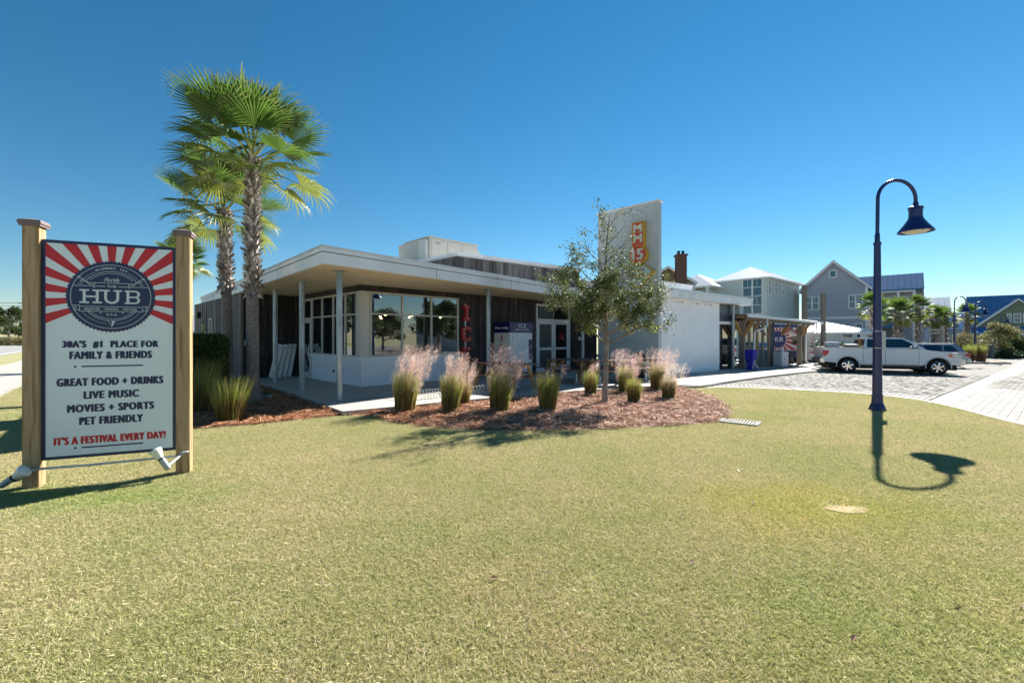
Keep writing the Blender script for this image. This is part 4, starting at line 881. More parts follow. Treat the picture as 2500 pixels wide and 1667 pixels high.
mb.build('corrugated_roof', mat('dark_tin', (.12, .13, .15), .4, metal=.5), cano)
MB().prism([(7.0, 2.81), (18.1, 2.68), (18.1, 2.55), (7.0, 2.67)], lambda a, z, d: (a, d, z), -.76, -.64).build('gutter', WHITE, cano, recalc=True, bevel=.008)
for s, e in ((8.6, 2.7), (16.9, 2.6)):
    z0 = zg(wx+s*.7665, wy+s*.6423)+.1
    pts = [(s+.9, -.70, e), (s+.9, -.70, e-.42), (s+.75, -.62, e-.58), (s+.40, -.35, e-.68), (s+.28, -.28, e-.82), (s+.28, -.26, 1.0), (s+.28, -.26, z0+.25), (s+.36, -.45, z0+.02)]
    MB().tube(pts, .05, 10).build('downpipe', WHITE, cano, smooth=True)
BULBW = mat('bulb_glass', (.75, .73, .65), .25)
cord = []; 
for i in range(61):
    s = 7.3+i*.175; cord.append((s, -.8, 2.56-.09*abs(math.sin(i*math.pi/5))-(s-7)*.009))
sl_ = thing('string_lights', 'string of bulbs looped under the canopy gutter', 'string lights', (wx, wy, 0), R(39.97)); MB().tube(cord, .01, 5).build('cord', BACK, sl_)
for i in range(2, 60, 4): p = cord[i]; MB().lathe([(.016, 0), (.018, -.05), (.035, -.09), (.001, -.13)], 10, p).build('bulb', BULBW, sl_, smooth=True)
# weathered double doors under canopy
for s0, s1 in ((9.0, 10.5), (10.85, 12.5)):
    z0 = zg(wx+s0*.7665, wy+s0*.6423)+.1; fD = lambda s, z, o, s0=s0: (s0+s, .35-o, z); wd = s1-s0
    MB().prism([(-.12, z0), (0, z0), (0, 2.5), (-.12, 2.5)], fD, -.06, .06).prism([(wd, z0), (wd+.12, z0), (wd+.12, 2.5), (wd, 2.5)], fD, -.06, .06).prism([(-.12, 2.5), (wd+.12, 2.5), (wd+.12, 2.64), (-.12, 2.64)], fD, -.06, .06).build('door_frame', PINE2, cano, recalc=True)
    for k in (0, 1): door_leaf(cano, fD, k*wd/2+.01, (k+1)*wd/2-.01, z0+.02, 2.48, GREYW, DGLASS, .14, 1.0)
MB().box(13.2, 13.3, .3, .4, -.3, 2.7).box(12.65, 13.2, .32, .38, -.3, 2.7).build('end_panel', mat('slate_panel', (.05, .07, .09), .7), cano)

# ------------------------------------------------------------------ things around the porch
ice = thing('ice_letters', 'vertical red marquee letters I C E with bulbs on the dark boards', 'sign', (BC.x, BC.y, 0), R(45))
for ch, z, hh, wd in (('I', 2.55, .58, .28), ('C', 1.76, .58, .42), ('E', .98, .58, .38)):
    if ch == 'I': poly = [(-.14, -.29), (.14, -.29), (.14, -.17), (.055, -.14), (.055, .14), (.14, .17), (.14, .29), (-.14, .29), (-.14, .17), (-.055, .14), (-.055, -.14), (-.14, -.17)]
    elif ch == 'C': poly = [(.21, .10), (.21, .20), (.12, .29), (-.12, .29), (-.21, .2), (-.21, -.2), (-.12, -.29), (.12, -.29), (.21, -.2), (.21, -.10), (.08, -.10), (.08, -.16), (-.07, -.16), (-.07, .16), (.08, .16), (.08, .10)]
    else: poly = [(-.19, -.29), (.19, -.29), (.19, -.17), (-.06, -.17), (-.06, -.06), (.13, -.06), (.13, .06), (-.06, .06), (-.06, .17), (.19, .17), (.19, .29), (-.19, .29)]
    L_ = MB().prism(poly, lambda a, b, d, z=z: (4.12+a, -.05-d, z+b), 0, .11).build('letter', REDP, ice, recalc=True)
    bp_ = [(0, .22), (0, .08), (0, -.08), (0, -.22)] if ch == 'I' else ([(.14, .2), (0, .225), (-.14, .15), (-.14, 0), (-.14, -.15), (0, -.225), (.14, -.2)] if ch == 'C' else [(-.12, .23), (.08, .23), (-.12, .1), (-.12, 0), (.06, 0), (-.12, -.1), (-.12, -.23), (.08, -.23)])
    mb = MB()
    for a, b in bp_: mb.lathe([(.022, 0), (.02, .02), (.001, .035)], 8, (4.12+a, -.16, z+b))
    mb.build('bulbs', mat('warm_bulb_glass', (.8, .6, .35), .3), L_)
MB().box(4.10, 4.14, -.05, -.028, .6, 2.9).build('mounting_strip', STEEL, ice)
iv = thing('ice_vending_box', 'white ice merchandiser with navy header and red ICE lettering against the wood wall', 'ice merchandiser', (BC.x, BC.y, 0), R(45))
MB().box(5.58, 6.86, -.95, -.05, Z0, 1.82).build('cabinet', WFRAME, iv, bevel=.01); hd = MB().box(5.56, 6.88, -.97, -.05, 1.822, 2.22).build('header', mat('navy_header', (.008, .014, .12), .3), iv)
MB().box(5.74, 6.62, -.985, -.953, .35, 1.72).build('door', WFRAME, iv, bevel=.008); MB().box(5.70, 5.74, -1.0, -.953, 1.25, 1.45).box(5.70, 5.74, -1.0, -.953, .55, .75).build('hinge', STEEL, iv)
MB().box(6.60, 6.80, -.992, -.986, .75, 1.55).build('poster', mat('poster_navy', (.02, .03, .12), .4, col2=(.3, .3, .4), c2s=6, c2lo=.55, c2hi=.6), iv)
mb = MB(); fF = lambda x, z: (x, -.974, z); put_text(mb, 'ICE', 6.25, 2.09, .40, .16, fF, bold=.02, tracking=1.2); put_text(mb, '24 hour vending', 6.25, 1.93, .75, .09, fF, bold=.02)
fL = lambda x, z: (5.557, -x, z); put_text(mb, '24 hour vending', .5, 2.0, .74, .12, fL, bold=.05); mb.build('white_lettering', mat('white_vinyl', (.8, .8, .8), .5), iv)
# viewer faces +u here: right on the photo is -v, so mirror the run
mb = MB(); fL2 = lambda x, z: (5.577, -.5-(-x)*-1 if False else -.5-x, z)
for ch, z in (('I', 1.60), ('C', 1.28), ('E', .96)): put_text(mb, ch, 0, z, .06 if ch == 'I' else .2, .22, fL2, bold=.05)
mb.build('red_lettering', mat('red_vinyl', (.55, .04, .01), .5), iv)
# leaning boards
for i in range(4):
    t = thing('white_board', ('white framed board leaning in the porch recess, leftmost and widest', 'second white board from the left leaning in the recess', 'third white board from the left leaning in the recess', 'white board leaning nearest the glass door')[i], 'board', (BC.x, BC.y, 0), R(45), 'white boards leaning in the recess')
    x0 = -.98+i*.20; o = MB().box(-.17 if i == 0 else -.07, .07, -.02, .02, 0, 1.32).build('panel', WFRAME, t, bevel=.006); o.location = (x0, 5.05+.05*i, Z0+.02); o.rotation_euler = (R(-14), R(15-i), R(-8))
    o2 = MB().box(-.14 if i == 0 else -.05, .05, -.03, -.021, 1.15, 1.19).build('rail', mat('board_grey', (.45, .46, .48)), t); o2.location = o.location; o2.rotation_euler = o.rotation_euler
# hoop edging
def hoops(lab, px0, px1, py0, py1, n):
    a = GP(px0, py0); b = GP(px1, py1); t = thing('wire_hoop_edging', lab, 'garden edging', (a.x, a.y, 0)); d = (b-a)
    for i in range(n):
        s = i/n; wd = d.length/n*.85; dd = d.normalized(); c0 = d*s
        pts = [c0-dd*wd*math.cos(th)*1.0+Vector((0, 0, max(0, .34*math.sin(th)**.6))) for th in [math.pi*k/12 for k in range(13)]]
        MB().tube(pts, .006, 5, cap=False).build('hoop', mat('white_wire', (.62, .62, .6), .4), t)
hoops('white wire hoop edging right of the leftmost muhly grass', 1022, 1088, 985, 979, 9); hoops('white wire hoop edging left of the vending box muhly', 1136, 1200, 976, 968, 8)
# picnic tables
def picnic():
    t = thing('picnic_table', '', 'picnic table'); L = 1.9
    for k in range(5): block('table_plank', TABLE, t, (0, (k-2)*.15, .77), (L, .14, .038))
    for s in (-1, 1):
        for k in range(2): block('bench_plank', TABLE, t, (0, s*(.62+k*.15), .46), (L, .14, .038))
    for x in (-.66, .66):
        fr = MB().bar((x, -.62, .03), (x, -.24, .74), .04, .10, up=(1, 0, 0)); fr = None
        lg = thing('end_frame', None, None) if False else None
        for s in (-1, 1): MB().bar((x, s*.66, .0), (x, s*.22, .745), .13, .045, up=(1, 0, 0)).build('leg', PINE2, t)
        MB().box(x+.023, x+.06, -.78, .78, .36, .44).build('cross_bar', TABLE, t); MB().box(x+.023, x+.06, -.36, .36, .66, .748).build('top_cleat', TABLE, t)
        MB().bar((x, 0, .40), (x*.25, 0, .74), .04, .09).build('brace', PINE2, t)
    for s in (-1, 1): MB().lathe([(.11, 0), (.11, .012), (.03, .02), (.03, .3)], 12, (0, s*.7, 0)).build('white_foot', WFRAME, t)
    return t
pt = picnic(); ptk = tree_of(pt); PTG = 'picnic tables on the patio'
spots = ((-.22, 13.15, 148, 'picnic table with dark top nearest the ice vending box'), (2.0, 15.6, 15, 'picnic table in front of the glass double door'), (3.05, 14.75, 160, 'picnic table just behind the oak trunk'), (4.35, 16.0, 25, 'picnic table before the white tower, behind the pale muhly plume'))
for i, (x, y, a, lab) in enumerate(spots):
    z = .10+zg(x, y)
    if i == 0: pt.location = (x, y, z); pt.rotation_euler = (0, 0, R(a)); tag(pt, lab, None, PTG)
    else: clone(pt, ptk, (x, y, z), R(a), lab, group=PTG)
# litter bin at the tower
p = GP(1570, 925, .08); bn = thing('litter_bin', 'black litter bin with domed lid by the white tower', 'bin', (4.95, 17.1, .08)); MB().lathe([(.17, 0), (.2, .05), (.2, .75)], 18).build('body', DPLAST, bn, smooth=True); MB().lathe([(.22, .75), (.22, .8), (.16, .95), (.001, 1.02)], 18).build('lid', BLACK, bn, smooth=True); MB().lathe([(.201, .5), (.201, .68)], 18).build('band', CREAML, bn)
# small flower pot by the palm
p = GP(650, 975); fp = thing('flower_trough', 'small pale plastic trough in the mulch beside the tall palm', 'planter', (p.x, p.y, 0)); MB().box(-.13, .13, -.05, .05, .01, .13).build('trough', mat('pale_plastic', (.45, .48, .52), .5), fp, bevel=.01); o = put('sprigs', shrub_mesh(8, .1, .1, 60, [(.05, .10, .03)], .03), fp); o.location = (0, 0, .12)
# slab joints on the patio
mb = MB()
for s in range(1, 12):
    a = Vector(PE[0]).lerp(Vector(PE[1]), s/2.2) if s < 3 else Vector((.7, 12.2))+Vector((3.3, 1.7))*(s-2)/2.2
# ------------------------------------------------------------------ festival sign
SL = Vector((-5.26, 4.87)); SR = Vector((-4.0, 5.40)); sa = math.atan2(SR.y-SL.y, SR.x-SL.x); sL = (SR-SL).length
fs = thing('festival_sign', 'tall painted sign board with red rays and THE HUB emblem between two timber posts', 'sign', (SL.x, SL.y, 0), sa)
for x, h in ((0, 2.90), (sL, 2.91)):
    p_ = MB().box(x-.07, x+.07, -.07, .07, -.1, h).build('post', PINE, fs, bevel=.006)
    MB().box(x-.09, x+.09, -.09, .09, h-.035, h-.01).box(x-.098, x+.098, -.098, .098, h-.01, h+.012).lathe([(.135, .012), (.125, .03), (.02, .055)], 4, (x, 0, h), rot=R(45)).build('post_cap', CAPW, fs)
for z in (.72, 2.32): MB().box(.072, sL-.072, .0, .04, z-.045, z+.045).build('rail', GREYW, fs)
px0 = .5*sL-.61; Wp, Hp, zb = 1.22, 2.44, .295
pn = MB().box(px0, px0+Wp, -.030, -.003, zb, zb+Hp).build('panel', SIGNN, fs, bevel=.002)
yy = lambda k: -.030-.0016*k
MB().add([(px0+.035, yy(1), zb+.035), (px0+Wp-.035, yy(1), zb+.035), (px0+Wp-.035, yy(1), zb+Hp-.035), (px0+.035, yy(1), zb+Hp-.035)], [(0, 1, 2, 3)]).build('white_face', SIGNW, pn)
fx = lambda k: (lambda x, z: (px0+Wp/2+x, yy(k), zb+z))
ec = (0.0, Hp-.615)         # emblem centre
def cliprect(poly, x0, x1, z0, z1):
    for nx, ny, c_, k in ((1, 0, x1, True), (1, 0, x0, False), (0, 1, z1, True), (0, 1, z0, False)):
        poly = clip(poly, nx, ny, c_, k)
        if len(poly) < 3: return []
    return poly
mb = MB(); f2 = fx(2)
# red rays: angles measured on the sign, centre up = 90
ze = ec[1]
rays = [(84.2, 95.3)]
ang_r = [(-30.5, -22.5), (-15.5, -8.5), (-1.8, 5.0), (11.5, 19.0), (25.8, 33.5), (40.5, 50.0), (57, 66.5), (72.0, 79.0)]
# built from evenly spaced stripes: 16 deg pitch fanning out
for k in range(-7, 8):
    a0 = 90+k*16.3-4.35-(.0); rays_ = (R(a0), R(a0+8.7))
    poly = [ec, (ec[0]+3*math.cos(rays_[0]), ec[1]+3*math.sin(rays_[0])), (ec[0]+3*math.cos(rays_[1]), ec[1]+3*math.sin(rays_[1]))]
    poly = cliprect(poly, -Wp/2+.035, Wp/2-.035, .035, Hp-.035)
    if len(poly) > 2: mb.add([f2(*p) for p in poly], [tuple(range(len(poly)))])
mb.build('red_rays', SIGNR, pn)
mb = MB(); f3 = fx(3); nte = 130; mb.add([f3(ec[0]+(.412 if i % 2 else .398)*math.cos(2*math.pi*i/nte), ec[1]+(.412 if i % 2 else .398)*math.sin(2*math.pi*i/nte)) for i in range(nte)], [tuple(range(nte))]); mb.build('round_emblem', SIGNN, pn)
em = MB(); f4 = fx(4)
def stroke(pts, w_, closed=False):
    n = len(pts); rng_ = range(n if closed else n-1)
    for i in rng_:
        a = Vector(pts[i]); b = Vector(pts[(i+1) % n]); d = (b-a)
        if d.length < 1e-6: continue
        d.normalize(); nr = Vector((-d.y, d.x))*w_/2; a2 = a-d*w_*.2; b2 = b+d*w_*.2
        em.add([f4(ec[0]+p.x, ec[1]+p.y) for p in (a2-nr, b2-nr, b2+nr, a2+nr)], [(0, 1, 2, 3)])
arc = lambda r_, a0, a1, n=40, sy=1., cy=0.: [(r_*math.cos(R(a0+(a1-a0)*i/n)), cy+sy*r_*math.sin(R(a0+(a1-a0)*i/n))) for i in range(n+1)]
def dashes(r_, a0, a1, n, cy=0):
    for i in range(n):
        s = a0+(a1-a0)*i/n; stroke(arc(r_, s, s+(a1-a0)/n*.6, 2, cy=cy), .004)
stroke(arc(.365, 0, 360, 72), .005); stroke(arc(.29, 40, 140, 30), .005); stroke(arc(.268, 44, 136, 30), .004)
stroke(arc(.275, 212, 328, 36), .005); stroke(arc(.255, 216, 324, 36), .004); dashes(.315, 214, 262, 18); dashes(.315, 278, 326, 18); dashes(.315, 36, 62, 10); dashes(.315, 118, 144, 10)
for s in (-1, 1):
    stroke([(s*.345, .118), (s*.19, .118)], .005); stroke([(s*.14, .118), (s*.06, .118)], .006); stroke([(s*.30, .142), (s*.26, .142)], .005)
    # ribbon flourish
    fl_ = [(.285, .20), (.305, .215), (.292, .225), (.272, .208), (.245, .178), (.21, .145), (.18, .118), (.158, .104), (.146, .114), (.155, .124), (.17, .12)]
    stroke([(s*x, y) for x, y in fl_], .005); fl2 = [(.155, .152), (.15, .138), (.168, .134), (.2, .152), (.235, .182), (.268, .188), (.28, .176), (.268, .163), (.24, .17)]
    stroke([(s*x, y) for x, y in fl2], .005)
stroke([(-.19, .157), (.19, .157)], .005)
# banner
stroke([(-.285, -.115), (.285, -.115), (.285, -.168), (-.285, -.168), (-.285, -.115)], .005)
for s in (-1, 1): stroke([(s*.285, -.105), (s*.335, -.105), (s*.315, -.13), (s*.34, -.155), (s*.285, -.155)], .005)
stroke([(-.035, -.275), (0, -.345), (.035, -.275), (-.035, -.275)], .004); em.add([f4(ec[0]+x, ec[1]+z) for x, z in ((0, -.34), (.03, -.278), (0, -.278))], [(0, 1, 2)])
# HUB slab letters
def rect(x0, x1, z0, z1): em.add([f4(ec[0]+a, ec[1]+b) for a, b in ((x0, z0), (x1, z0), (x1, z1), (x0, z1))], [(0, 1, 2, 3)])
zt, zl = .078, -.078; sw = .026; sf = .018
for cx_ in (-.245, -.13): rect(cx_-sw/2, cx_+sw/2, zl+sf, zt-sf); rect(cx_-.043, cx_+.043, zt-sf, zt); rect(cx_-.043, cx_+.043, zl, zl+sf)
rect(-.245+sw/2, -.13-sw/2, -.012, .008)
for cx_ in (-.055, .055): rect(cx_-.038, cx_+.038, zt-sf, zt)
rect(-.055-sw/2, -.055+sw/2, -.02, zt-sf); rect(.055-sw/2, .055+sw/2, -.02, zt-sf); 
o_ = arc(.068, 180, 360, 16, cy=-.02, sy=.9); i_ = arc(.042, 180, 360, 16, cy=-.02, sy=.9)
for i in range(16): em.add([f4(ec[0]+p[0], ec[1]+p[1]) for p in (o_[i], o_[i+1], i_[i+1], i_[i])], [(0, 1, 2, 3)])
rect(.135, .161, zl+sf, zt-sf); rect(.118, .215, zt-sf, zt); rect(.118, .215, zl, zl+sf); rect(.161, .215, -.009, .009)
for cz_, rr in ((.0345, .0435), (-.0345, .0435)):
    o_ = [(.212+.05*math.cos(t), cz_+rr*math.sin(t)) for t in [R(-90+180*i/12) for i in range(13)]]; i_ = [(.212+.026*math.cos(t), cz_+(rr-sf)*math.sin(t)) for t in [R(-90+180*i/12) for i in range(13)]]
    for i in range(12): em.add([f4(ec[0]+p[0], ec[1]+p[1]) for p in (o_[i], o_[i+1], i_[i+1], i_[i])], [(0, 1, 2, 3)])
g4 = lambda x, z: f4(ec[0]+x, ec[1]+z)
put_text(em, 'THE', 0, .118, .085, .028, g4, bold=.02, tracking=1.1); put_text(em, 'USA', 0, -.205, .095, .028, g4, bold=.02, tracking=1.6); put_text(em, 'Florida', 0, .195, .14, .042, g4, shear=.45, bold=.01)
for tx, xx, wd in (('FAMILIES', -.175, .135), ('FRIENDS', .0, .12), ('FESTIVAL', .17, .13)): put_text(em, tx, xx, -.142, wd, .020, g4, bold=.03)
tx = 'HIGHWAY 30a'
for i, ch in enumerate(tx):
    if ch == ' ': continue
    a = R(90+24-i*4.8); vs, f_ = text(ch, None, .026 if ch != 'a' else .02, bold=.02); em.add([g4(.327*math.cos(a)+x*math.cos(a-R(90))-z*math.sin(a-R(90)), .327*math.sin(a)+x*math.sin(a-R(90))+z*math.cos(a-R(90))) for x, z in vs], f_)
for s in (-1, 1): rect(s*.1-.006, s*.1+.006, -.19, -.178)
em.build('emblem_lettering', mat('emblem_white', (.55, .62, .64), .55, var=.15, vs=120), pn)
tb = MB(); f5 = fx(2)
for tx, fr_, wd, hh in (("30A'S  #1  PLACE FOR", .476, .86, .083), ('FAMILY & FRIENDS', .526, .735, .083), ('GREAT FOOD + DRINKS', .650, .955, .085), ('LIVE MUSIC', .711, .49, .083), ('MOVIES + SPORTS', .772, .775, .083), ('PET FRIENDLY', .831, .565, .083)):
    tb = MB(); put_text(tb, tx, 0, Hp*(1-fr_), wd, hh, f5, bold=.10, tracking=1.2); tb.build('lettering', SIGNN, pn)
for fr_ in (.578, .953):
    tb = MB(); z = Hp*(1-fr_); tb.add([f5(-.27, z-.008), f5(.29, z-.008), f5(.29, z+.008), f5(-.27, z+.008)], [(0, 1, 2, 3)]); tb.add([f5(-.335, z-.01), f5(-.312, z-.01), f5(-.312, z+.01), f5(-.335, z+.01)], [(0, 1, 2, 3)]); tb.build('rule', SIGNN, pn)
tb = MB(); put_text(tb, "IT'S A FESTIVAL EVERY DAY!", 0, Hp*(1-.918), 1.0, .083, f5, bold=.10, tracking=1.2); tb.build('red_lettering', SIGNR, pn)
MB().tube([(.06, -.08, .22), (.5, -.085, .215), (sL-.06, -.08, .23)], .014, 8).build('conduit', mat('pvc_pipe', (.55, .55, .52), .4), fs, smooth=True)
PARB = mat('lamp_glass_white', (.66, .68, .62), .3, var=.03)
def flood(lab, c, d):
    t = thing('sign_floodlight', lab, 'floodlight', c); d = Vector(d).normalized(); q = d.to_track_quat('Z', 'Y').to_euler()
    for nm, prof, m in (('bulb', [(.028, .10), (.033, .12), (.064, .20), (.067, .215), (.052, .228), (.001, .232)], PARB), ('gasket', [(.036, .09), (.036, .105)], BLACK), ('socket', [(.018, -.05), (.03, -.04), (.034, .0), (.034, .09)], mat('grey_socket', (.30, .33, .37), .4, metal=.4))):
        o = MB().lathe(prof, 18).build(nm, m, t, smooth=True); o.rotation_euler = q
    return t
ux, uy = math.cos(sa), math.sin(sa)
lw = lambda x, y, z: (SL.x+ux*x-uy*y, SL.y+uy*x+ux*y, z)
t = flood('grey socket floodlight with white bulb clamped to the left sign post', lw(-.14, -.20, .125), (.75, .15, .55)); MB().tube([(0, 0, .01), (.1, .04, .03), (.17, .09, .09)], .02, 8).lathe([(.045, 0), (.045, .02)], 14, (.16, .11, .1)).build('bracket', mat('grey_socket', (.3, .33, .37)), t)
t = flood('white floodlight bulb on a bent arm fixed to the right sign post', lw(sL-.11, -.26, .17), (-.45, -.1, .75)); a_ = Vector(lw(sL+.02, -.07, .27))-Vector(lw(sL-.11, -.26, .17)); MB().tube([(0, 0, -.02), tuple(a_)], .015, 8).lathe([(.045, 0), (.045, .012)], 14, tuple(a_)).build('bracket', mat('pale_arm', (.5, .52, .52), .4), t)

# ------------------------------------------------------------------ street lamps
def lamp():
    t = thing('street_lamp', '', 'street lamp', (8.30, 10.05, 0))
    MB().lathe([(.17, -.05), (.17, .03), (.155, .05), (.155, .07), (.115, .16), (.104, .30), (.114, .31), (.114, .34), (.099, .35)], 8, rot=R(22.5)).build('base', NAVYPOLE, t)
    MB().lathe([(.098, .35), (.066, 3.72), (.066, 3.74)], 8, rot=R(22.5)).build('pole', NAVYPOLE, t)
    MB().lathe([(.074, 3.74), (.074, 3.80), (.05, 3.82), (.05, 3.98), (.04, 4.0)], 16).build('collar', NAVYPOLE, t, smooth=True)
    r = .43; pts = [(0, 0, 4.0), (.005, 0, 4.4), (.01, 0, 4.78)]+[(r+.01-r*math.cos(a), 0, 4.78+r*math.sin(a)) for a in [i*math.pi/16 for i in range(1, 17)]]+[(2*r+.01, 0, 4.70)]
    MB().tube(pts, [.04]*3+[.036]*18 if len(pts) == 21 else .037, 12).build('arm', NAVYPOLE, t, smooth=True)
    hx = 2*r+.01
    MB().lathe([(.035, 4.72), (.05, 4.70), (.05, 4.66), (.10, 4.62), (.135, 4.60), (.14, 4.55), (.125, 4.54), (.125, 4.38), (.135, 4.37), (.135, 4.34), (.16, 4.30), (.23, 4.19), (.325, 4.06), (.33, 4.035), (.315, 4.035), (.21, 4.17)], 32, (hx, 0, 0)).build('shade', NAVYPOLE, t, smooth=True)
    MB().lathe([(.25, 4.10), (.25, 4.06), (.17, 4.01), (.001, 3.995)], 28, (hx, 0, 0)).build('lens', LAMPG, t, smooth=True)
    return t
lm = lamp(); lk = tree_of(lm); LG = 'gooseneck street lamps'
tag(lm, 'large navy gooseneck street lamp standing on the lawn', None, LG)
for px, d, lab in ((2330, 33.5, 'gooseneck street lamp rising behind the parked cars'), (2381, 38.5, 'gooseneck street lamp between the two grass pots on the planted island'), (2444, 62, 'smallest gooseneck lamp, in front of the green gabled house')):
    p = P(px, HY, d); clone(lm, lk, (p.x, p.y, zg(p.x, p.y)), 0, lab, group=LG)
sp2 = thing('pole_sign', 'blank white sign plate banded to the near street lamp', 'sign', (8.30, 10.05, 0)); MB().box(.075, .19, -.006, .006, 1.36, 1.79).build('plate', mat('plate_grey', (.5, .52, .5), .5), sp2, bevel=.003)
for z in (1.40, 1.78): MB().lathe([(.090, z), (.090, z+.012)], 8, rot=R(22.5)).build('strap', STEEL, sp2)
# drain grate by the bed
a_ = [GP(*q) for q in ((1775, 1024), (1868, 1034), (1838, 1043), (1748, 1032))]
cc = sum(a_, Vector())/4; ex = (a_[1]-a_[0]); ey = (a_[3]-a_[0]); dg = thing('drain_grate', 'pale concrete storm drain grate at the right tip of the bed', 'drain', (cc.x, cc.y, .02), math.atan2(ex.y, ex.x))
Lx, Ly = ex.length/2, .20; MB().box(-Lx, Lx, -Ly, -Ly+.035, -.04, .02).box(-Lx, Lx, Ly-.035, Ly, -.04, .02).box(-Lx, -Lx+.03, -Ly+.035, Ly-.035, -.04, .019).box(Lx-.03, Lx, -Ly+.035, Ly-.035, -.04, .019).build('rim', CONC, dg)
for i in range(11): x = -Lx+.06+i*(2*Lx-.12)/10; MB().box(x-.014, x+.014, -Ly+.035, Ly-.035, -.03, .016).build('bar', CONC, dg)
MB().box(-Lx+.01, Lx-.01, -Ly+.01, Ly-.01, -.05, -.041).build('dark_pit', BACK, dg)
# fallen leaves
DL = mat('dead_leaf', (.12, .06, .03), .8, var=.3); DLW = mat('pale_leaf', (.6, .55, .45), .8)
for i, (px, py) in enumerate(((1733, 1172), (1690, 1379), (2335, 1487), (1662, 1265), (2495, 1490), (664, 1207), (1804, 1154), (2158, 1177), (1840, 1235), (2084, 1570), (1205, 1420))):
    p = GP(px, py); o = MB().add([(-.03, 0, 0), (0, -.014, .006), (.035, 0, .002), (0, .014, .009)], [(0, 1, 2), (0, 2, 3)]).build('fallen_leaf', DLW if i in (6, 7) else DL)
    o.location = (p.x, p.y, .028); o.rotation_euler = (rnd.uniform(-.3, .3), rnd.uniform(-.3, .3), rnd.uniform(0, 6)); tag(o, ('brown leaf standing on the lawn left of the bare sand patch', 'brown leaf on the open lawn below the mulch bed tip', 'dark brown leaf near the lower right corner of the lawn', 'brown leaf left of the sand patch, in sparse grass', 'brown leaf on the lawn at the right border', 'brown leaf on the lawn right of the festival sign', 'pale leaf in front of the drain grate', 'white curled leaf beside the arched lamp shadow', 'brown leaf just above left of the sand patch', 'brown leaf near the bottom border, right of centre', 'brown leaf in the middle of the foreground lawn')[i], 'leaf', 'fallen leaves')
# utility pole
p = P(57, HY, 112); up = thing('utility_pole', 'wooden utility pole with three crossarms beyond the road', 'utility pole', (p.x, p.y, 0)); UP = mat('utility_wood', (.12, .10, .10), .9)
MB().tube([(0, 0, 0), (0, 0, 10.4)], [.2, .14], 8).build('pole', UP, up)
for z in (10.1, 9.3, 8.4): MB().box(-1.2, 1.2, -.08, .08, z-.07, z+.07).build('crossarm', UP, up)
for z, x in ((10.15, -1.1), (10.15, 1.1), (9.35, -1.1), (8.45, -1.1), (6.0, .1)):
    pts = [(x-t*60, t*-22, z+.1-9*t*(1-t)*.35) for t in [i/10 for i in range(11)]]; MB().tube(pts, .035, 4, cap=False).build('wire', BACK, up)

# ------------------------------------------------------------------ far buildings
def siding(name, col): return mat(name, col, .6, var=.05, vs=1)
def lap_wall(t, W_, D_, h, m, gable=None, nm='wall'):
    """house body, gable=(axis, rise): axis 'x' ridge along x; lapped boards on the four sides"""
    mb = MB().box(-W_/2+.03, W_/2-.03, -D_/2+.03, D_/2-.03, 0, h)
    st_ = .16; n = int(h/st_)
    for k in range(n):
        z = k*st_
        for (ax, ay, bx_, by_, ox, oy) in ((-W_/2, -D_/2, W_/2, -D_/2, 0, -1), (W_/2, -D_/2, W_/2, D_/2, 1, 0), (-W_/2, D_/2, -W_/2, -D_/2, -1, 0)):
            mb.add([(ax+ox*.022, ay+oy*.022, z), (bx_+ox*.022, by_+oy*.022, z), (bx_, by_, z+st_), (ax, ay, z+st_)], [(0, 1, 2, 3)])
            mb.add([(ax+ox*.022, ay+oy*.022, z), (ax, ay, z), (bx_, by_, z), (bx_+ox*.022, by_+oy*.022, z)], [(0, 1, 2, 3)])
    if gable:
        ax_, rise = gable
        if ax_ == 'y':     # gable faces -y
            mb.prism([(-W_/2, h), (W_/2, h), (0, h+rise)], lambda a, z, d: (a, d, z), -D_/2, D_/2); n2 = int(rise/st_)
            for k in range(n2):
                z = k*st_; w0 = W_/2*(1-z/rise); w1 = W_/2*(1-(z+st_)/rise); mb.add([(-w0, -D_/2-.025, h+z), (w0, -D_/2-.025, h+z), (w1, -D_/2-.003, h+z+st_), (-w1, -D_/2-.003, h+z+st_)], [(0, 1, 2, 3)])
        else: mb.prism([(-D_/2, h), (D_/2, h), (0, h+rise)], lambda a, z, d: (d, a, z), -W_/2, W_/2)
    return mb.build(nm, m, t)
def gable_roof(t, W_, D_, h, rise, axis, m, ov=.45, th=.14, name='roof', seam=.45, trim=True):
    mb = MB(); tr = MB(); L = (D_ if axis == 'y' else W_)/2+ov; half = (W_ if axis == 'y' else D_)/2; sl_ = rise/half; e = half+ov; ze = h-ov*sl_
    f = (lambda a, z, d: (a, d, z)) if axis == 'y' else (lambda a, z, d: (d, a, z))
    for s in (-1, 1):
        mb.prism([(s*e, ze), (0, h+rise), (0, h+rise+th), (s*e, ze+th)], f, -L, L)
        n = max(2, int(2*L/seam))
        for k in range(n+1):
            y = -L+k*2*L/n; p0 = f(s*e, ze+th+.02, y); p1 = f(0, h+rise+th+.02, y); mb.bar(p0, p1, .03, .05)
        tr.prism([(s*(e+.02), ze-.16), (0, h+rise-.10), (0, h+rise+th-.02), (s*(e+.02), ze+th-.02)], f, -L-.05, -L-.005)
    r = mb.build(name, m, t, recalc=True)
    if trim: tr.build('barge_board', TRIM, r, recalc=True)
    return r
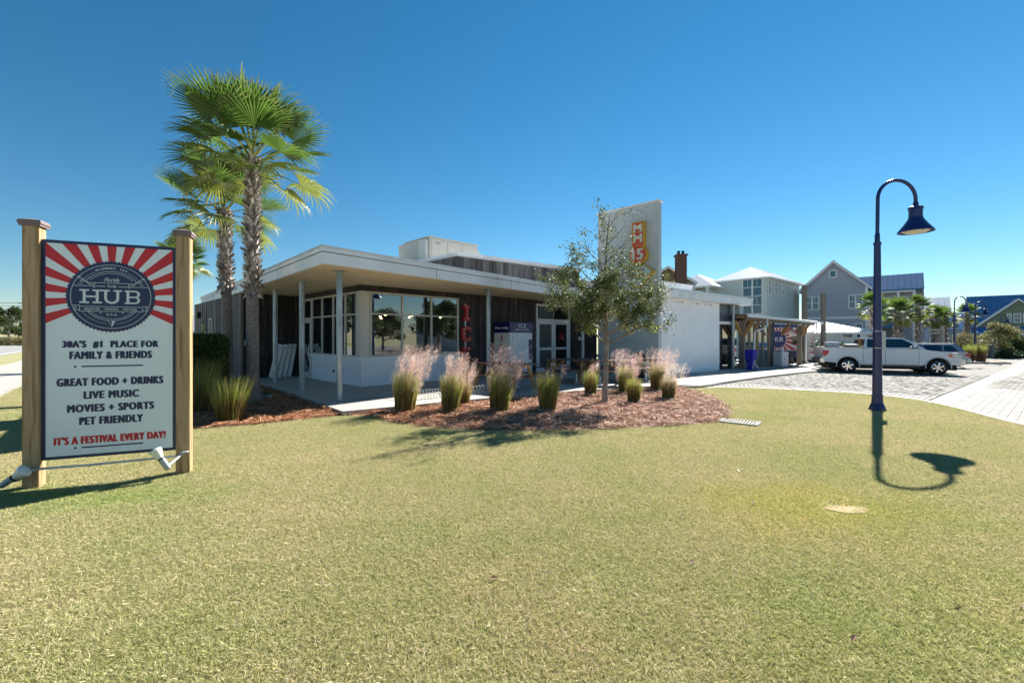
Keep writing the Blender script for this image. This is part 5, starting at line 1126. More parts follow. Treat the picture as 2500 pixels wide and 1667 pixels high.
def hip_roof(t, W_, D_, h, rise, m, ov=.5, ridge=.3, name='roof'):
    a, b = W_/2+ov, D_/2+ov; rx = max(0, a-b)*1.0 if ridge is None else ridge*a
    v = [(-a, -b, h), (a, -b, h), (a, b, h), (-a, b, h), (-rx, 0, h+rise), (rx, 0, h+rise)]
    mb = MB().add(v, [(0, 1, 5, 4), (1, 2, 5), (2, 3, 4, 5), (3, 0, 4), (3, 2, 1, 0)])
    n = int(2*a/.5)
    for k in range(1, n):
        x = -a+k*2*a/n; tt = min(1, (a-abs(x))/(a-rx+1e-6)) if abs(x) > rx else 1; mb.bar((x, -b, h+.02), (x, -b+tt*b, h+tt*rise+.02), .03, .04)
    r = mb.build(name, m, t); MB().box(-a-.01, a+.01, -b-.01, b+.01, h-.16, h-.004).build('eave_board', TRIM, r); return r
def win(t, x, z, w_, h_, y, face='-y', n=2, muntin=True, m=None, sash=True):
    """n sashes side by side centred on x"""
    f = {'-y': lambda a, zz, d: (a, y-d, zz), '+x': lambda a, zz, d: (y+d, a, zz), '-x': lambda a, zz, d: (y-d, -a, zz)}[face]
    mb = MB(); bx = lambda a0, a1, z0, z1, d0, d1: mb.prism([(a0, z0), (a1, z0), (a1, z1), (a0, z1)], f, d0, d1)
    fw = .11; bx(x-w_/2-fw, x+w_/2+fw, z-fw, z, .0, .07); bx(x-w_/2-fw, x+w_/2+fw, z+h_, z+h_+fw, .0, .07); sw_ = w_/n
    for k in range(n+1): c_ = x-w_/2+k*sw_; e = fw if k in (0, n) else fw*.7; bx(c_-e if k else c_-fw, c_+(e if k < n else fw), z, z+h_, .0, .068) if 0 < k < n else bx(c_-fw if k == 0 else c_, c_ if k == 0 else c_+fw, z, z+h_, 0, .068)
    if sash: bx(x-w_/2, x+w_/2, z+h_*.5-.03, z+h_*.5+.03, .0, .055)
    if muntin:
        for k in range(n): c_ = x-w_/2+(k+.5)*sw_; bx(c_-.015, c_+.015, z+h_*.53, z+h_, .0, .05)
    w = mb.build('window', TRIM, t, recalc=True)
    for k in range(n):
        a0, a1 = x-w_/2+k*sw_, x-w_/2+(k+1)*sw_
        for z0, z1 in ((z, z+h_*.5), (z+h_*.5, z+h_)): MB().prism([(a0+.02, z0), (a1-.02, z0), (a1-.02, z1), (a0+.02, z1)], f, .03, .034).build('pane', m or DGLASS, w, recalc=True)
    return w
# grey gabled house (front ~frontal)
def gz_(p): return zg(p.x, p.y)
GRAYS = siding('grey_siding', (.36, .375, .43)); AQUA = siding('aqua_siding', (.50, .57, .55)); BLUES = siding('blue_siding', (.24, .30, .40)); GREENS = siding('green_siding', (.17, .195, .13)); CREAMS = siding('white_board', (.62, .62, .58))
HR = R(-41.5); HD = Vector((math.cos(HR), math.sin(HR))); HN = Vector((-math.sin(HR), math.cos(HR)))
class Front:
    """a house front that runs from photo column pl to pr, its left corner at depth dl"""
    def __init__(s, pl, pr, dl, back=0.):
        s.O = Vector(((pl-CX)/F*dl, dl)); s.W = s.S(pr); m = s.O+HD*s.W/2; s.g = zg(m.x, m.y); s.m = m
    def S(s, px): r = (px-CX)/F; return (r*s.O.y-s.O.x)/(HD.x-r*HD.y)
    def X(s, px): return s.S(px)-s.W/2
    def Z(s, px, py): return H-(py-HY)/F*(s.O.y+HD.y*s.S(px))-s.g
    def thing(s, name, lab, dep): c = s.m+HN*dep/2; return thing(name, lab, 'house', (c.x, c.y, s.g), HR)
def winp(t, fr, pa, pb, ya, yb, y, n=2, **k):
    z0 = fr.Z((pa+pb)/2, yb); return win(t, fr.X((pa+pb)/2), z0, max(.3, fr.S(pb)-fr.S(pa)-.22), fr.Z((pa+pb)/2, ya)-z0-.1, y, n=n, **k)
fr = Front(1959, 2118, 49.7); gy = fr.g; Wg = fr.W; h_e = fr.Z(2038, 702); rise = fr.Z(2038, 640)-h_e
gh = fr.thing('grey_house', 'grey lap-sided gabled house with two paired windows', 9)
lap_wall(gh, Wg, 9, h_e, GRAYS, ('y', rise)); gable_roof(gh, Wg, 9, h_e, rise, 'y', GREYR, .38)
winp(gh, fr, 1966, 2000, 724, 755, -4.52); winp(gh, fr, 2071, 2107, 719, 751, -4.52); winp(gh, fr, 2024, 2043, 660, 676, -4.52, 1, muntin=False, sash=False); winp(gh, fr, 2088, 2107, 789, 804, -4.52, 1)
MB().box(-Wg/2-.04, Wg/2+.04, -4.56, -4.5, fr.Z(2038, 779), fr.Z(2038, 773)).box(Wg/2-.2, Wg/2+.05, -4.58, -4.5, 0, h_e-.05).box(-Wg/2-.05, -Wg/2+.12, -4.58, -4.5, 0, h_e-.05).build('trim_boards', TRIM, gh)
# porch wing, set back to the right
f2_ = Front(2120, 2236, 47.3); Ww = f2_.W; zw = lambda py: f2_.Z(2180, py); xw = lambda px: f2_.X(px)
gw = f2_.thing('grey_house_wing', 'blue-roofed porch wing of the grey house with white columns and balcony', 3.6)
lap_wall(gw, Ww+1.2, 3.6, zw(708), GRAYS)
bb = MB().prism([(-3.0, zw(712)), (-.4, zw(671)), (-.4, zw(671)+.15), (-3.0, zw(712)+.15)], lambda a, z, dd: (dd, a, z), -Ww/2-.9, Ww/2+.6).build('roof', BLUER, gw, recalc=True)
for k in range(12): x = -Ww/2-.8+k*((Ww+1.3)/11); MB().bar((x, -3.0, zw(712)+.17), (x, -.4, zw(671)+.17), .03, .04).build('roof_seam', BLUER, bb)
bk = MB().prism([(2.2, zw(712)), (-.4, zw(671)), (-.4, zw(671)+.15), (2.2, zw(712)+.15)], lambda a, z, dd: (dd, a, z), -Ww/2-.9, Ww/2+.6).build('roof', BLUER, gw, recalc=True)
MB().prism([(-.4, zw(671)), (-2.8, zw(712)-.05), (-2.8, zw(712)-.3), (2.2, zw(712)-.3)], lambda a, z, dd: (dd, a, z), Ww/2+.5, Ww/2+.58).build('gable_end', TRIM, gw, recalc=True)
pt_ = MB(); xs = [xw(2120), xw(2126), xw(2190), xw(2197), xw(2228), xw(2235)]
pt_.box(xs[0], xs[5], -2.9, -2.75, zw(716), zw(708)).box(xs[0], xs[1], -2.9, -2.6, 0, zw(716)).box(xs[2], xs[3], -2.9, -2.6, 0, zw(716)).box(xs[0], xs[5], -2.92, -2.74, zw(784), zw(775)).box(xs[4], xs[5], -2.9, -2.6, 0, zw(716)).build('porch_frame', TRIM, gw)
rl = MB()
for k in range(8): z = zw(772)+k*(zw(750)-zw(772))/8; rl.box(xs[1], xs[2], -2.85, -2.82, z, z+.05)
rl.build('balcony_rail', BACK, gw); MB().box(xs[1], xs[2], -2.88, -1.9, zw(801), zw(789)).build('blue_awning', BLUER, gw)
for a_, b_ in ((2170, 2186), (2202, 2214)): winp(gw, f2_, a_, b_, 722, 757, -1.83, 1, muntin=False)
MB().box(xs[1], xs[2], -1.86, -1.81, 0, zw(801)).build('carport_wall', mat('carport_wall', (.22, .22, .22), .9), gw)
# aqua house on the left, corner towards the camera
c_ = P(1873, HY, 45.); ga = zg(c_.x, c_.y); aq = thing('aqua_house', 'pale aqua house with white hip roof and upper balcony', 'house', (c_.x, c_.y, ga), R(41)); za = lambda py, dd=45.: H-(py-HY)/F*dd-ga
Wa, Da = 9.9, 5.2; box_ = thing('main_block', None, None); box_.parent = aq; box_.location = (Wa/2, Da/2, 0)
lap_wall(box_, Wa, Da, za(676), AQUA); r_ = hip_roof(box_, Wa, Da, za(676), 1.55, METALR, .45, .45)
# left porch block
lb = thing('porch_block', None, None); lb.parent = aq; lb.location = (.2, Da+1.9, 0); lap_wall(lb, 4.2, 3.8, za(690)-.3, AQUA)
pr = hip_roof(lb, 5.4, 5.2, za(690)-.1, 1.6, METALR, .4, .15)
fw_ = -2.35
mb = MB().box(fw_-.75, fw_-.62, -2.4, 2.4, za(733), za(729)); 
for y in (-2.3, -.8, .8, 2.3): mb.box(fw_-.82, fw_-.6, y-.12, y+.12, 0, za(690)-.25)
for k in range(5): z = za(729)+.12+k*.18; mb.box(fw_-.74, fw_-.7, -2.3, 2.3, z, z+.03)
mb.build('balcony', TRIM, lb)
for y in (-1.4, .1, 1.4): win(lb, -y, za(727), .8, za(703)-za(727), -2.13, '-x', 1, False)
for s, w__ in ((2.3, .42), (4.4, .42)): win(box_, s-Wa/2, za(712), w__, za(695)-za(712)+.6, -Da/2-.02, '-y', 1, False)
win(box_, .2-Wa/2+.35, za(718), .4, 1.7, -Da/2-.02, '-y', 1, False)
for zz_ in (za(720), za(764)): win(box_, 1.2, zz_, 1.8, 1.75, -Wa/2-.02, '-x', 2)
# shingled house with brick chimney behind the tower
hb = thing('shingled_house', 'brown shingled house behind the white tower', 'house', (P(1645, HY, 48).x, 52, -.2), R(-6)); zb_ = lambda py: H-(py-HY)/F*48+.2
SHG = mat('shingles', (.24, .19, .16), .9, var=.25, vs=14); lap_wall(hb, 7.5, 6, zb_(700), siding('tan_siding', (.30, .27, .18)))
gable_roof(hb, 7.5, 6, zb_(700), zb_(650)-zb_(700), 'y', SHG, .3, .12, seam=9)
MB().prism([(-3, zb_(690)), (0, zb_(650)), (0, zb_(646)), (-3, zb_(686))], lambda a, z, dd: (dd, a, z), -5.5, 0).build('cross_roof', SHG, hb, recalc=True)
ch = thing('brick_chimney', 'red brick chimney with two clay pots on the brown house', 'chimney', (P(1662, HY, 47).x, 47, 0), R(-6)); zc = lambda py: H-(py-HY)/F*47
bw = .5; core = MB().box(-bw+.02, bw-.02, -bw+.02, bw-.02, zc(705), zc(626)).build('stack', mat('mortar_grey', (.3, .26, .23), .9), ch); mb = MB()
n = int((zc(626)-zc(705))/.09)
for k in range(n):
    z = zc(705)+k*.09
    for j in range(6):
        a0 = -bw+j*2*bw/6+(.1 if k % 2 else 0); a1 = min(bw, a0+2*bw/6-.015); mb.box(a0, a1, -bw, -bw+.05, z, z+.075); mb.box(-bw, -bw+.05, -a1, -a0, z, z+.075); mb.box(bw-.05, bw, a0, a1, z, z+.075)
o = mb.build('brickwork', BRICKR, ch); o['kind'] = 'stuff'
MB().box(-bw-.1, bw+.1, -bw-.1, bw+.1, zc(626)+.002, zc(622)).build('crown', BRICKR, ch, bevel=.01)
for x in (-.22, .22): MB().lathe([(.14, zc(622)), (.14, zc(616)), (.17, zc(615)), (.17, zc(613))], 12, (x, 0, 0)).build('chimney_pot', BLACK, ch)
# white kiosk
d3 = 35.; p = P(2051, HY, d3); gk = -.45; zk = lambda py: H-(py-HY)/F*d3-gk
ks = thing('white_kiosk', 'white boarded kiosk with a white metal hip roof behind the pickup', 'kiosk', (p.x, p.y+2, gk)); Wk = (2112-1972)/F*(d3)
o_ = MB().box(-Wk/2, Wk/2, -1.7, 2.0, 0, zk(811)).build('wall', CREAMS, ks)
for k in range(18): x = -Wk/2+.05+k*Wk/17.5; MB().box(x-.015, x+.015, -1.72, -1.701, 0, zk(811)).build('batten', CREAMS, o_)
hip_roof(ks, Wk+1.7, 3.6, zk(811), zk(784)-zk(811), METALR, .2, .05)
for pa, pb, ya, yb in ((2066, 2072, 813, 822), (2075, 2087, 813, 823)): xa = (pa-CX)/F*d3-p.x; xb = (pb-CX)/F*d3-p.x; MB().box(xa, xb, -1.76, -1.703, zk(yb), zk(ya)).build('vent', GREYW, ks)
xa = (2097-CX)/F*d3-p.x; win(ks, xa+.15, zk(838), .28, zk(815)-zk(838), -1.72, n=1, muntin=False)
# two dark timber masts
for px, yt, d_, lab in ((1964, 697, 31.5, 'taller dark timber mast left of the grey house front'), (2010, 716, 33, 'shorter dark timber mast in front of the grey house')):
    p = P(px, yt, d_); t = thing('timber_mast', lab, 'post', (p.x, p.y, 0), 0, 'dark timber masts'); MB().box(-.13, .13, -.13, .13, -.5, p.z).build('mast', GREYW, t, bevel=.01); MB().lathe([(.03, 2.2), (.12, 2.25), (.12, 2.4), (.02, 2.5)], 12, (-.2, -.1, .35)).build('globe_lamp', mat('globe_glass', (.75, .75, .72), .3), t, smooth=True)
# blue houses
def house2(name, lab, pl, pr, dl, ye, yr, m, rm, dep=8, ov=.4, seam=.5, wins=()):
    fr = Front(pl, pr, dl); t = fr.thing(name, lab, dep); pm = (pl+pr)/2; he = fr.Z(pm, ye); dr = fr.m.y+HN.y*dep/2; ri = H-(yr-HY)/F*dr-fr.g-he
    lap_wall(t, fr.W, dep, he, m, ('x', ri)); gable_roof(t, fr.W, dep, he, ri, 'x', rm, ov, seam=seam)
    for (pa, pb, ya, yb, n_) in wins: winp(t, fr, pa, pb, ya, yb, -dep/2-.03, n_)
    return t, fr
house2('blue_house', 'blue house with pale metal roof behind the first palms', 2243, 2312, 58, 766, 729, BLUES, METALR, 6, wins=((2245, 2258, 774, 794, 1), (2270, 2280, 826, 842, 1)))
house2('blue_house', 'low blue-roofed house seen between the two lamps', 2304, 2376, 76, 802, 766, BLUES, BLUER, 8, wins=((2325, 2335, 816, 832, 1),))
t, frg = house2('green_house', 'green gabled house with broad blue metal roof at the right border', 2378, 2620, 66, 806, 722, GREENS, BLUER, 10)
gf = thing('front_gable', None, None); gf.parent = t; sc0 = frg.S(2479); gf.location = (sc0-frg.W/2, -5.-.9, 0); sl0 = frg.S(2384); wg = (sc0-sl0)*2; zq = lambda py: frg.Z(2479, py)
lap_wall(gf, wg, 2, zq(793), GREENS, ('y', zq(733)-zq(793)), 'gable_wall'); gable_roof(gf, wg, 2, zq(793), zq(733)-zq(793), 'y', BLUER, .35)
for pa, pb in ((2452, 2464), (2467, 2487), (2490, 2508)): z0 = zq(787); win(gf, frg.S((pa+pb)/2)-sc0, z0, frg.S(pb)-frg.S(pa)-.25, zq(768)-z0, -1.04, n=1)
pb_ = thing('porch', None, None); pb_.parent = gf; MB().prism([(-1.1, zq(797)), (-2.9, zq(812)), (-2.9, zq(814)), (-1.1, zq(800))], lambda a, z, dd: (dd, a, z), -wg/2-.4, wg/2).build('porch_roof', BLUER, pb_, recalc=True)
MB().box(-wg/2, wg/2, -2.9, -2.7, zq(819), zq(814)-.02).box(.9, 1.15, -2.9, -2.7, 0, zq(819)).box(-wg/2, -wg/2+.25, -2.9, -2.7, 0, zq(819)).build('porch_frame', TRIM, pb_); MB().box(-wg/2, wg/2, -3.0, -1.1, -.1, .35).build('porch_floor', CONC, pb_)
# flat grey building behind, far left
p = P(488, HY, 34); lb_ = thing('grey_shed', 'low pale-roofed shed beyond the restaurant side wall', 'shed', (p.x-1.2, p.y, 0)); MB().box(-3, 3, 0, 5, 0, 1.9).build('wall', GWOOD, lb_)
MB().prism([(-.5, 1.95), (-.5, 2.1), (5, 3.55), (5, 3.4)], lambda a, z, dd: (dd, a, z), -3.3, 3.3).build('roof', GREYR, lb_, recalc=True); MB().box(-3.4, 3.4, -.62, -.52, 1.85, 2.1).build('eave_board', TRIM, lb_)
# reflections come from what stands outside the right border: a few trees and a house
for i, (x, y, s) in enumerate(((27, 11, .8), (31, 4, 1.0), (30, -3, .9), (38, 9, 1.1), (40, -6, 1.1), (24, -9, .8))): tree((TA, TB)[i % 2], 'shade tree beyond the right border, mirrored in the corner windows', x, y, s, None, 'trees mirrored in the windows')
ht = thing('white_house', 'white house beyond the right border, mirrored in the windows', 'house', (52, 8, -.5), R(80)); lap_wall(ht, 9, 8, 5, CREAMS, ('y', 2.5)); gable_roof(ht, 9, 8, 5, 2.5, 'y', GREYR, .4)
for x in (-2.5, 0, 2.5): win(ht, x, 1.2, 1, 1.4, -4.03, n=1); win(ht, x, 3.4, 1, 1.2, -4.03, n=1)

# palms and shrubs on the right
RP = 'small palms in front of the houses'
def rpalm(px, py, d_, nf, s, r, lab, nb=60):
    p = P(px, py, d_); g_ = zg(p.x, p.y); palm(lab, p.x, p.y, p.z-g_, r, r*.92, nf, s, .6, RP, nb, z0=g_, elmin=-50)
rpalm(2133, 750, 36, 28, .62, .26, 'small palm mostly hidden behind the near lamp pole'); rpalm(2193, 766, 36.5, 32, .68, .27, 'thick-trunked palm right of the near lamp pole'); rpalm(2241, 752, 37, 30, .60, .2, 'slender leaning palm in front of the wing corner')
rpalm(2283, 775, 39, 30, .62, .27, 'left palm of the close pair beside the sign post'); rpalm(2303, 780, 39.6, 28, .60, .27, 'right palm of the close pair beside the sign post'); rpalm(2361, 768, 46, 24, .62, .22, 'palm with orange skirt behind the two far lamps')
GG = 'shrubs round the planted island'
for px, d_, me, s, sz, lab in ((2352, 41, SHY, 1.1, 1.15, 'tall olive shrub left of the far lamp'), (2341, 42, SHA, 1.0, 1.3, 'dark shrub behind the far lamp pole'), (2402, 47, SHY, .9, .95, 'pale flowering shrub right of the island lamp'), (2452, 46, SHA, 1.1, 1.5, 'round evergreen before the green house porch'), (2478, 47, SHA, 1.2, 1.9, 'upright evergreen before the green house porch'), (2420, 45, SHB, 1.3, 1.0, 'low green bush at the kerb before the green house'), (2446, 44.5, SHB, 1.3, 1.0, 'low green bush right of the utility box'), (2475, 44.5, SHB, 1.2, 1.0, 'low bush at the right end of the verge planting'), (2395, 45.5, SHB, 1.2, 1.1, 'low bush behind the grass pots')):
    p = P(px, HY, d_); shrub(me, lab, p.x, p.y, s*.9, None, GG, sz)
p = P(2440, HY, 45.5); tree(TY, 'yellowing crape myrtle before the green house', p.x, p.y, .85); p = P(2470, HY, 48); tree(TY, 'small olive tree at the green house porch', p.x, p.y, .6)
p = P(2376, 880, 36); isl = [(p.x-3.5, p.y+4), (p.x-1.5, p.y-.6), (p.x+1.9, p.y-.9), (p.x+2.4, p.y-.5), (p.x+4.5, p.y+3), (p.x+2, p.y+6)]
o = sheet('planted_island', isl, .10, mat('island_mulch', (.2, .14, .1), .9, var=.4, vs=20)); 
for i in range(len(isl)): offset_strip([isl[i], isl[(i+1) % len(isl)]], .2, .14, 'island_kerb', KERBM, .2)
for px, d_, lab in ((2366, 37.2, 'potted grass left of the island lamp'), (2394, 37.2, 'potted grass right of the island lamp')):
    p = P(px, HY, d_); g_ = zg(p.x, p.y)+.1; t = thing('potted_grass', lab, 'potted plant', (p.x, p.y, g_), 0, 'potted grasses on the island'); MB().lathe([(.28, 0), (.4, .5), (.44, .55), (.38, .55), (.36, .5)], 16).build('pot', mat('terracotta_dark', (.10, .06, .045), .8), t, smooth=True)
    m1, _ = clump_meshes(31+int(px), .95, .45, 700, 0, brown=.0); o = put('blades', m1, t); o.location = (0, 0, .5); o.scale = (1.2, 1.2, 1)
p = P(2419, HY, 44.3); t = thing('utility_box', 'grey green utility cabinet among the bushes', 'utility box', (p.x, p.y, zg(p.x, p.y))); MB().box(-.22, .22, -.2, .2, 0, 1.35).build('cabinet', mat('cabinet_green', (.08, .11, .10), .5), t, bevel=.02); MB().box(-.19, .19, -.215, -.202, .1, 1.25).build('door', mat('cabinet_green', (.08, .11, .10)), t)
p = P(2301, 795, 37.5); g_ = zg(p.x, p.y); t = thing('direction_post', 'pale timber direction post with a sign arm pointing left', 'sign post', (p.x, p.y, g_)); MB().box(-.1, .1, -.1, .1, 0, p.z-g_).build('post', mat('pale_timber', (.40, .37, .30), .7), t, bevel=.01)
for z, l in ((.35, 1.2), (.62, 1.15)): MB().box(-l, -.1, -.03, .03, p.z-g_-z-.08, p.z-g_-z+.06).build('arm', mat('pale_timber', (.4, .37, .3)), t, bevel=.006)
# ------------------------------------------------------------------ vehicles
WPAINT = mat('white_car_paint', (.72, .73, .75), .25, var=.015, coat=.8); SPAINT = mat('silver_car_paint', (.30, .33, .38), .25, metal=.5, var=.02, coat=.8); DPAINT = mat('dark_car_paint', (.04, .045, .06), .25, coat=.8)
CGLASS = glass('car_glass', (.005, .008, .015), .05, .12); CGLASS2 = glass('windscreen_glass', (.04, .10, .12), .22, .2)
REDL = mat('red_tail_lens', (.55, .01, .01), .2, coat=.5); ORL = mat('orange_lens', (.8, .18, .01), .2); CLL = mat('clear_lens', (.55, .6, .62), .1, metal=.4)
def arcp(cx_, cz_, r, a0, a1, n=14): return [(cx_+r*math.cos(R(a0+(a1-a0)*i/n)), cz_+r*math.sin(R(a0+(a1-a0)*i/n))) for i in range(n+1)]
def wheel(t, x, y, r, w_, spokes=6):
    s = 1 if y > 0 else -1; wt = MB().lathe([(r*.62, -w_/2), (r*.93, -w_/2), (r, -w_*.32), (r, w_*.32), (r*.93, w_/2), (r*.62, w_/2)], 32, (x, y, r), axis='y', cap=False).build('wheel', BLACK, t, smooth=True)
    oy = y+s*w_*.5; f = lambda a, b, d: (x+a, oy+s*d, r+b)
    m = MB().prism([(r*.66*math.cos(i*math.pi/16), r*.66*math.sin(i*math.pi/16)) for i in range(32)], f, -.14, -.05); m.build('drum', BACK, wt, recalc=True)
    m = MB().lathe([(r*.60, -.02), (r*.68, .0), (r*.68, .012), (r*.60, .01)], 32, (x, oy, r), axis='y', cap=False)
    for k in range(spokes):
        a = 2*math.pi*k/spokes+.3; c, sn = math.cos(a), math.sin(a); tx = lambda p, q: (c*p-sn*q, sn*p+c*q)
        m.prism([tx(.03, -.028), tx(r*.63, -.042), tx(r*.63, .042), tx(.03, .028)], f, -.045, -.002)
    m.lathe([(.001, -.01), (.07, -.01), (.07, .012), (.001, .014)], 16, (x, oy, r), axis='y'); m.build('rim', CHROME, wt, recalc=True)
def vehicle(name, lab, cat, loc, rz, L, Wd, lower, arches, belt, cab, roofz, paint, wins, wr=.39, seams=(), pickup=False, group=None, spokes=6, tail='rear'):
    t = thing(name, lab, cat, loc, rz, group); hw = Wd/2
    f = lambda a, z, d: (a, d, z)
    # body with tucked-in shoulders: three slabs
    bm_ = MB().prism(lower, f, -hw, hw); body = bm_.build('body', paint, t, recalc=True, bevel=.045, smooth=True)
    xb0, xb1, xt0, xt1 = cab; yb, yt = hw-.05, hw-.27; crown = roofz+.045
    v = [(xb0, -yb, belt), (xb1, -yb, belt), (xb1, yb, belt), (xb0, yb, belt), (xt0, -yt, roofz), (xt1, -yt, roofz), (xt1, yt, roofz), (xt0, yt, roofz)]
    MB().add(v, [(0, 1, 5, 4), (1, 2, 6, 5), (2, 3, 7, 6), (3, 0, 4, 7), (4, 5, 6, 7), (3, 2, 1, 0)]).build('cabin', paint, t, recalc=True, bevel=.05, smooth=True)
    yat = lambda z: yb+(yt-yb)*(z-belt)/(roofz-belt)
    for w_ in wins:
        for s in (-1, 1):
            MB().prism(w_, lambda a, z, d, s=s: (a, s*(yat(z)+d), z), .0, .006).build('side_window', CGLASS, t, recalc=True)
    def wsq(xa, za, xc, zc, o=.006):
        q = [(xa, -yat(za)+.10, za), (xa, yat(za)-.10, za), (xc, yat(zc)-.05, zc), (xc, -yat(zc)+.05, zc)]; nx, nz = (zc-za), -(xc-xa); l = math.hypot(nx, nz); s = 1 if (nx if xa > L/2 else -nx) > 0 else -1
        sx = 1 if xa > L/2 else -1; return [(x+sx*abs(nx)/l*o, y, z+abs(nz)/l*o) for x, y, z in q]
    dz = roofz-belt; i_ = lambda u, a, b: a+(b-a)*u
    MB().add(wsq(i_(.08, xb1, xt1), belt+.08*dz, i_(.93, xb1, xt1), belt+.93*dz), [(0, 1, 2, 3)]).build('windscreen', CGLASS2, t, recalc=True)
    MB().add(wsq(i_(.12, xb0, xt0), belt+.12*dz, i_(.88, xb0, xt0), belt+.88*dz), [(0, 1, 2, 3)]).build('rear_window', CGLASS, t, recalc=True)
    for x in arches:
        for y in (-hw+.13, hw-.13): wheel(t, x, y, wr, .24, spokes)
        for s in (-1, 1): MB().tube([(a, s*(hw+.002), z) for a, z in arcp(x, wr, wr+.11, -5, 185, 18)], .022, 6).build('arch_trim', paint, t, smooth=True)
        MB().box(x-wr-.08, x+wr+.08, -hw+.3, hw-.3, .3, wr*2+.12).build('wheel_well', BACK, t)
    gm = MB()
    for x in seams:
        for s in (-1, 1): gm.box(x-.006, x+.006, s*hw-.004, s*hw+.002, .5, belt-.0)
    for s in (-1, 1): gm.box(seams[0], seams[-1], s*hw-.003, s*hw+.002, .49, .505)
    gm.build('door_gap', BACK, t)
    for i in range(len(seams)-1):
        for s in (-1, 1): x = seams[i]+.18; MB().tube([(x, s*(hw), belt-.13), (x+.02, s*(hw+.035), belt-.13), (x+.18, s*(hw+.035), belt-.13), (x+.2, s*hw, belt-.13)], .016, 6).build('door_handle', paint, t, smooth=True)
    xm = seams[-1]-.22
    for s in (-1, 1): MB().box(xm-.06, xm+.07, min(s*(hw-.02), s*(hw+.22)), max(s*(hw-.02), s*(hw+.22)), belt+.08, belt+.27).build('mirror', paint, t, bevel=.03); MB().box(xm-.065, xm+.075, min(s*(hw+.04), s*(hw+.225)), max(s*(hw+.04), s*(hw+.225)), belt+.055, belt+.10).build('mirror_base', DPLAST, t, bevel=.01)
    MB().box(.3, L-.3, -hw+.12, hw-.12, .26, .48).build('underbody', BACK, t)
    return t, body
TL = 5.89
low = [(.10, .60)]+[(.55, .55)]+arcp(1.15, .39, .5, 165, 15)+[(1.75, .46), (4.2, .46)]+arcp(4.83, .39, .5, 165, 12)+[(5.42, .52), (5.72, .56), (5.76, .95), (5.66, 1.06), (5.3, 1.14), (4.45, 1.24), (4.30, 1.28), (1.8, 1.28), (1.78, 1.345), (.08, 1.345), (.06, 1.0)]
rw = (2066, 911); pr_ = Vector((17.62, 23.2)); hd = Vector((math.cos(R(-22)), math.sin(R(-22)))); rzt = math.atan2(hd.y, hd.x)
def place_truck(off_b, off_f):
    o = pr_-hd*1.15; nrm = Vector((-hd.y, hd.x)); o = o+nrm*(1.0+off_b)+hd*off_f; return (o.x, o.y, zg(o.x+2, o.y-1)-.005)
WN = [[(1.98, 1.36), (2.68, 1.36), (2.68, 1.79), (2.04, 1.79)], [(2.78, 1.36), (4.14, 1.36), (4.08, 1.43), (3.50, 1.79), (2.78, 1.79)]]
tk, body = vehicle('pickup_truck', 'white crew cab pickup parked on the cobbled lot, nearest the camera', 'pickup truck', place_truck(0, 0), rzt, TL, 2.0, low, (1.15, 4.83), 1.27, (1.84, 4.42, 1.98, 3.56), 1.86, WPAINT, WN, .39, (1.80, 2.73, 4.08))
MB().box(.16, 1.72, -.90, .90, 1.346, 1.352).build('bed_opening', BACK, tk); MB().box(.1, 1.76, -1.0, -.93, 1.347, 1.37).box(.1, 1.76, .93, 1.0, 1.347, 1.37).build('bed_rail', DPLAST, tk)
for s in (-1, 1):
    MB().prism([(.05, 1.20), (.05, .98), (.14, .86), (.30, 1.06), (.32, 1.20)], lambda a, z, d, s=s: (a, s*(1.0+d), z), -.03, .012).build('tail_light', REDL, tk, recalc=True)
    MB().prism([(5.28, .86), (5.20, 1.06), (5.50, 1.08), (5.66, 1.02), (5.74, .84)], lambda a, z, d, s=s: (a, s*(.985+d), z), -.2, .022).build('headlight', CLL, tk, recalc=True)
    MB().prism([(5.24, .94), (5.20, 1.06), (5.32, 1.06), (5.42, .90)], lambda a, z, d, s=s: (a, s*(1.008+d), z), -.02, .006).build('side_marker', ORL, tk, recalc=True)
    MB().box(1.9, 4.1, min(s*.98, s*1.1), max(s*.98, s*1.1), .36, .42).build('running_board', DPLAST, tk, bevel=.01)
    MB().box(4.25, 4.50, s*1.001-.004, s*1.001+.004, 1.05, 1.09).build('fender_badge', STEEL, tk)
MB().box(5.45, 5.90, -.98, .98, .50, .80).build('front_bumper', CHROME, tk, bevel=.06); MB().box(5.84, 5.93, -.5, .5, .45, .60).build('bumper_valance', DPLAST, tk, bevel=.02)
for s in (-1, 1): MB().lathe([(.001, .995), (.06, .99), (.065, .985)], 14, (5.66, 0, .65), axis='y').build('fog_lamp', BACK, tk) if s < 0 else None
gr = MB().box(5.70, 5.80, -.62, .62, .84, 1.10).build('grille', DPLAST, tk, bevel=.01)
for k in range(3): MB().box(5.79, 5.82, -.6, .6, .87+k*.09, .90+k*.09).build('grille_bar', CHROME, gr)
MB().box(-.06, .16, -.95, .95, .55, .78).build('rear_bumper', CHROME, tk, bevel=.03); MB().box(-.18, 0, -.05, .05, .48, .56).build('hitch', BACK, tk)
MB().tube([(-.04, -.6, .40), (-.10, -.6, .28)], .01, 5).build('tow_hook', BACK, tk)
tkk = tree_of(tk); PG_ = 'vehicles parked in the row'
tk['group'] = PG_
clone(tk, tkk, place_truck(2.75, .75), rzt, 'second white pickup, only bonnet and windscreen showing behind the first', group=PG_)
tm = lambda x, y, z: tuple(Vector(place_truck(0, 0))+Vector((hd.x*x-hd.y*y, hd.y*x+hd.x*y, z)))
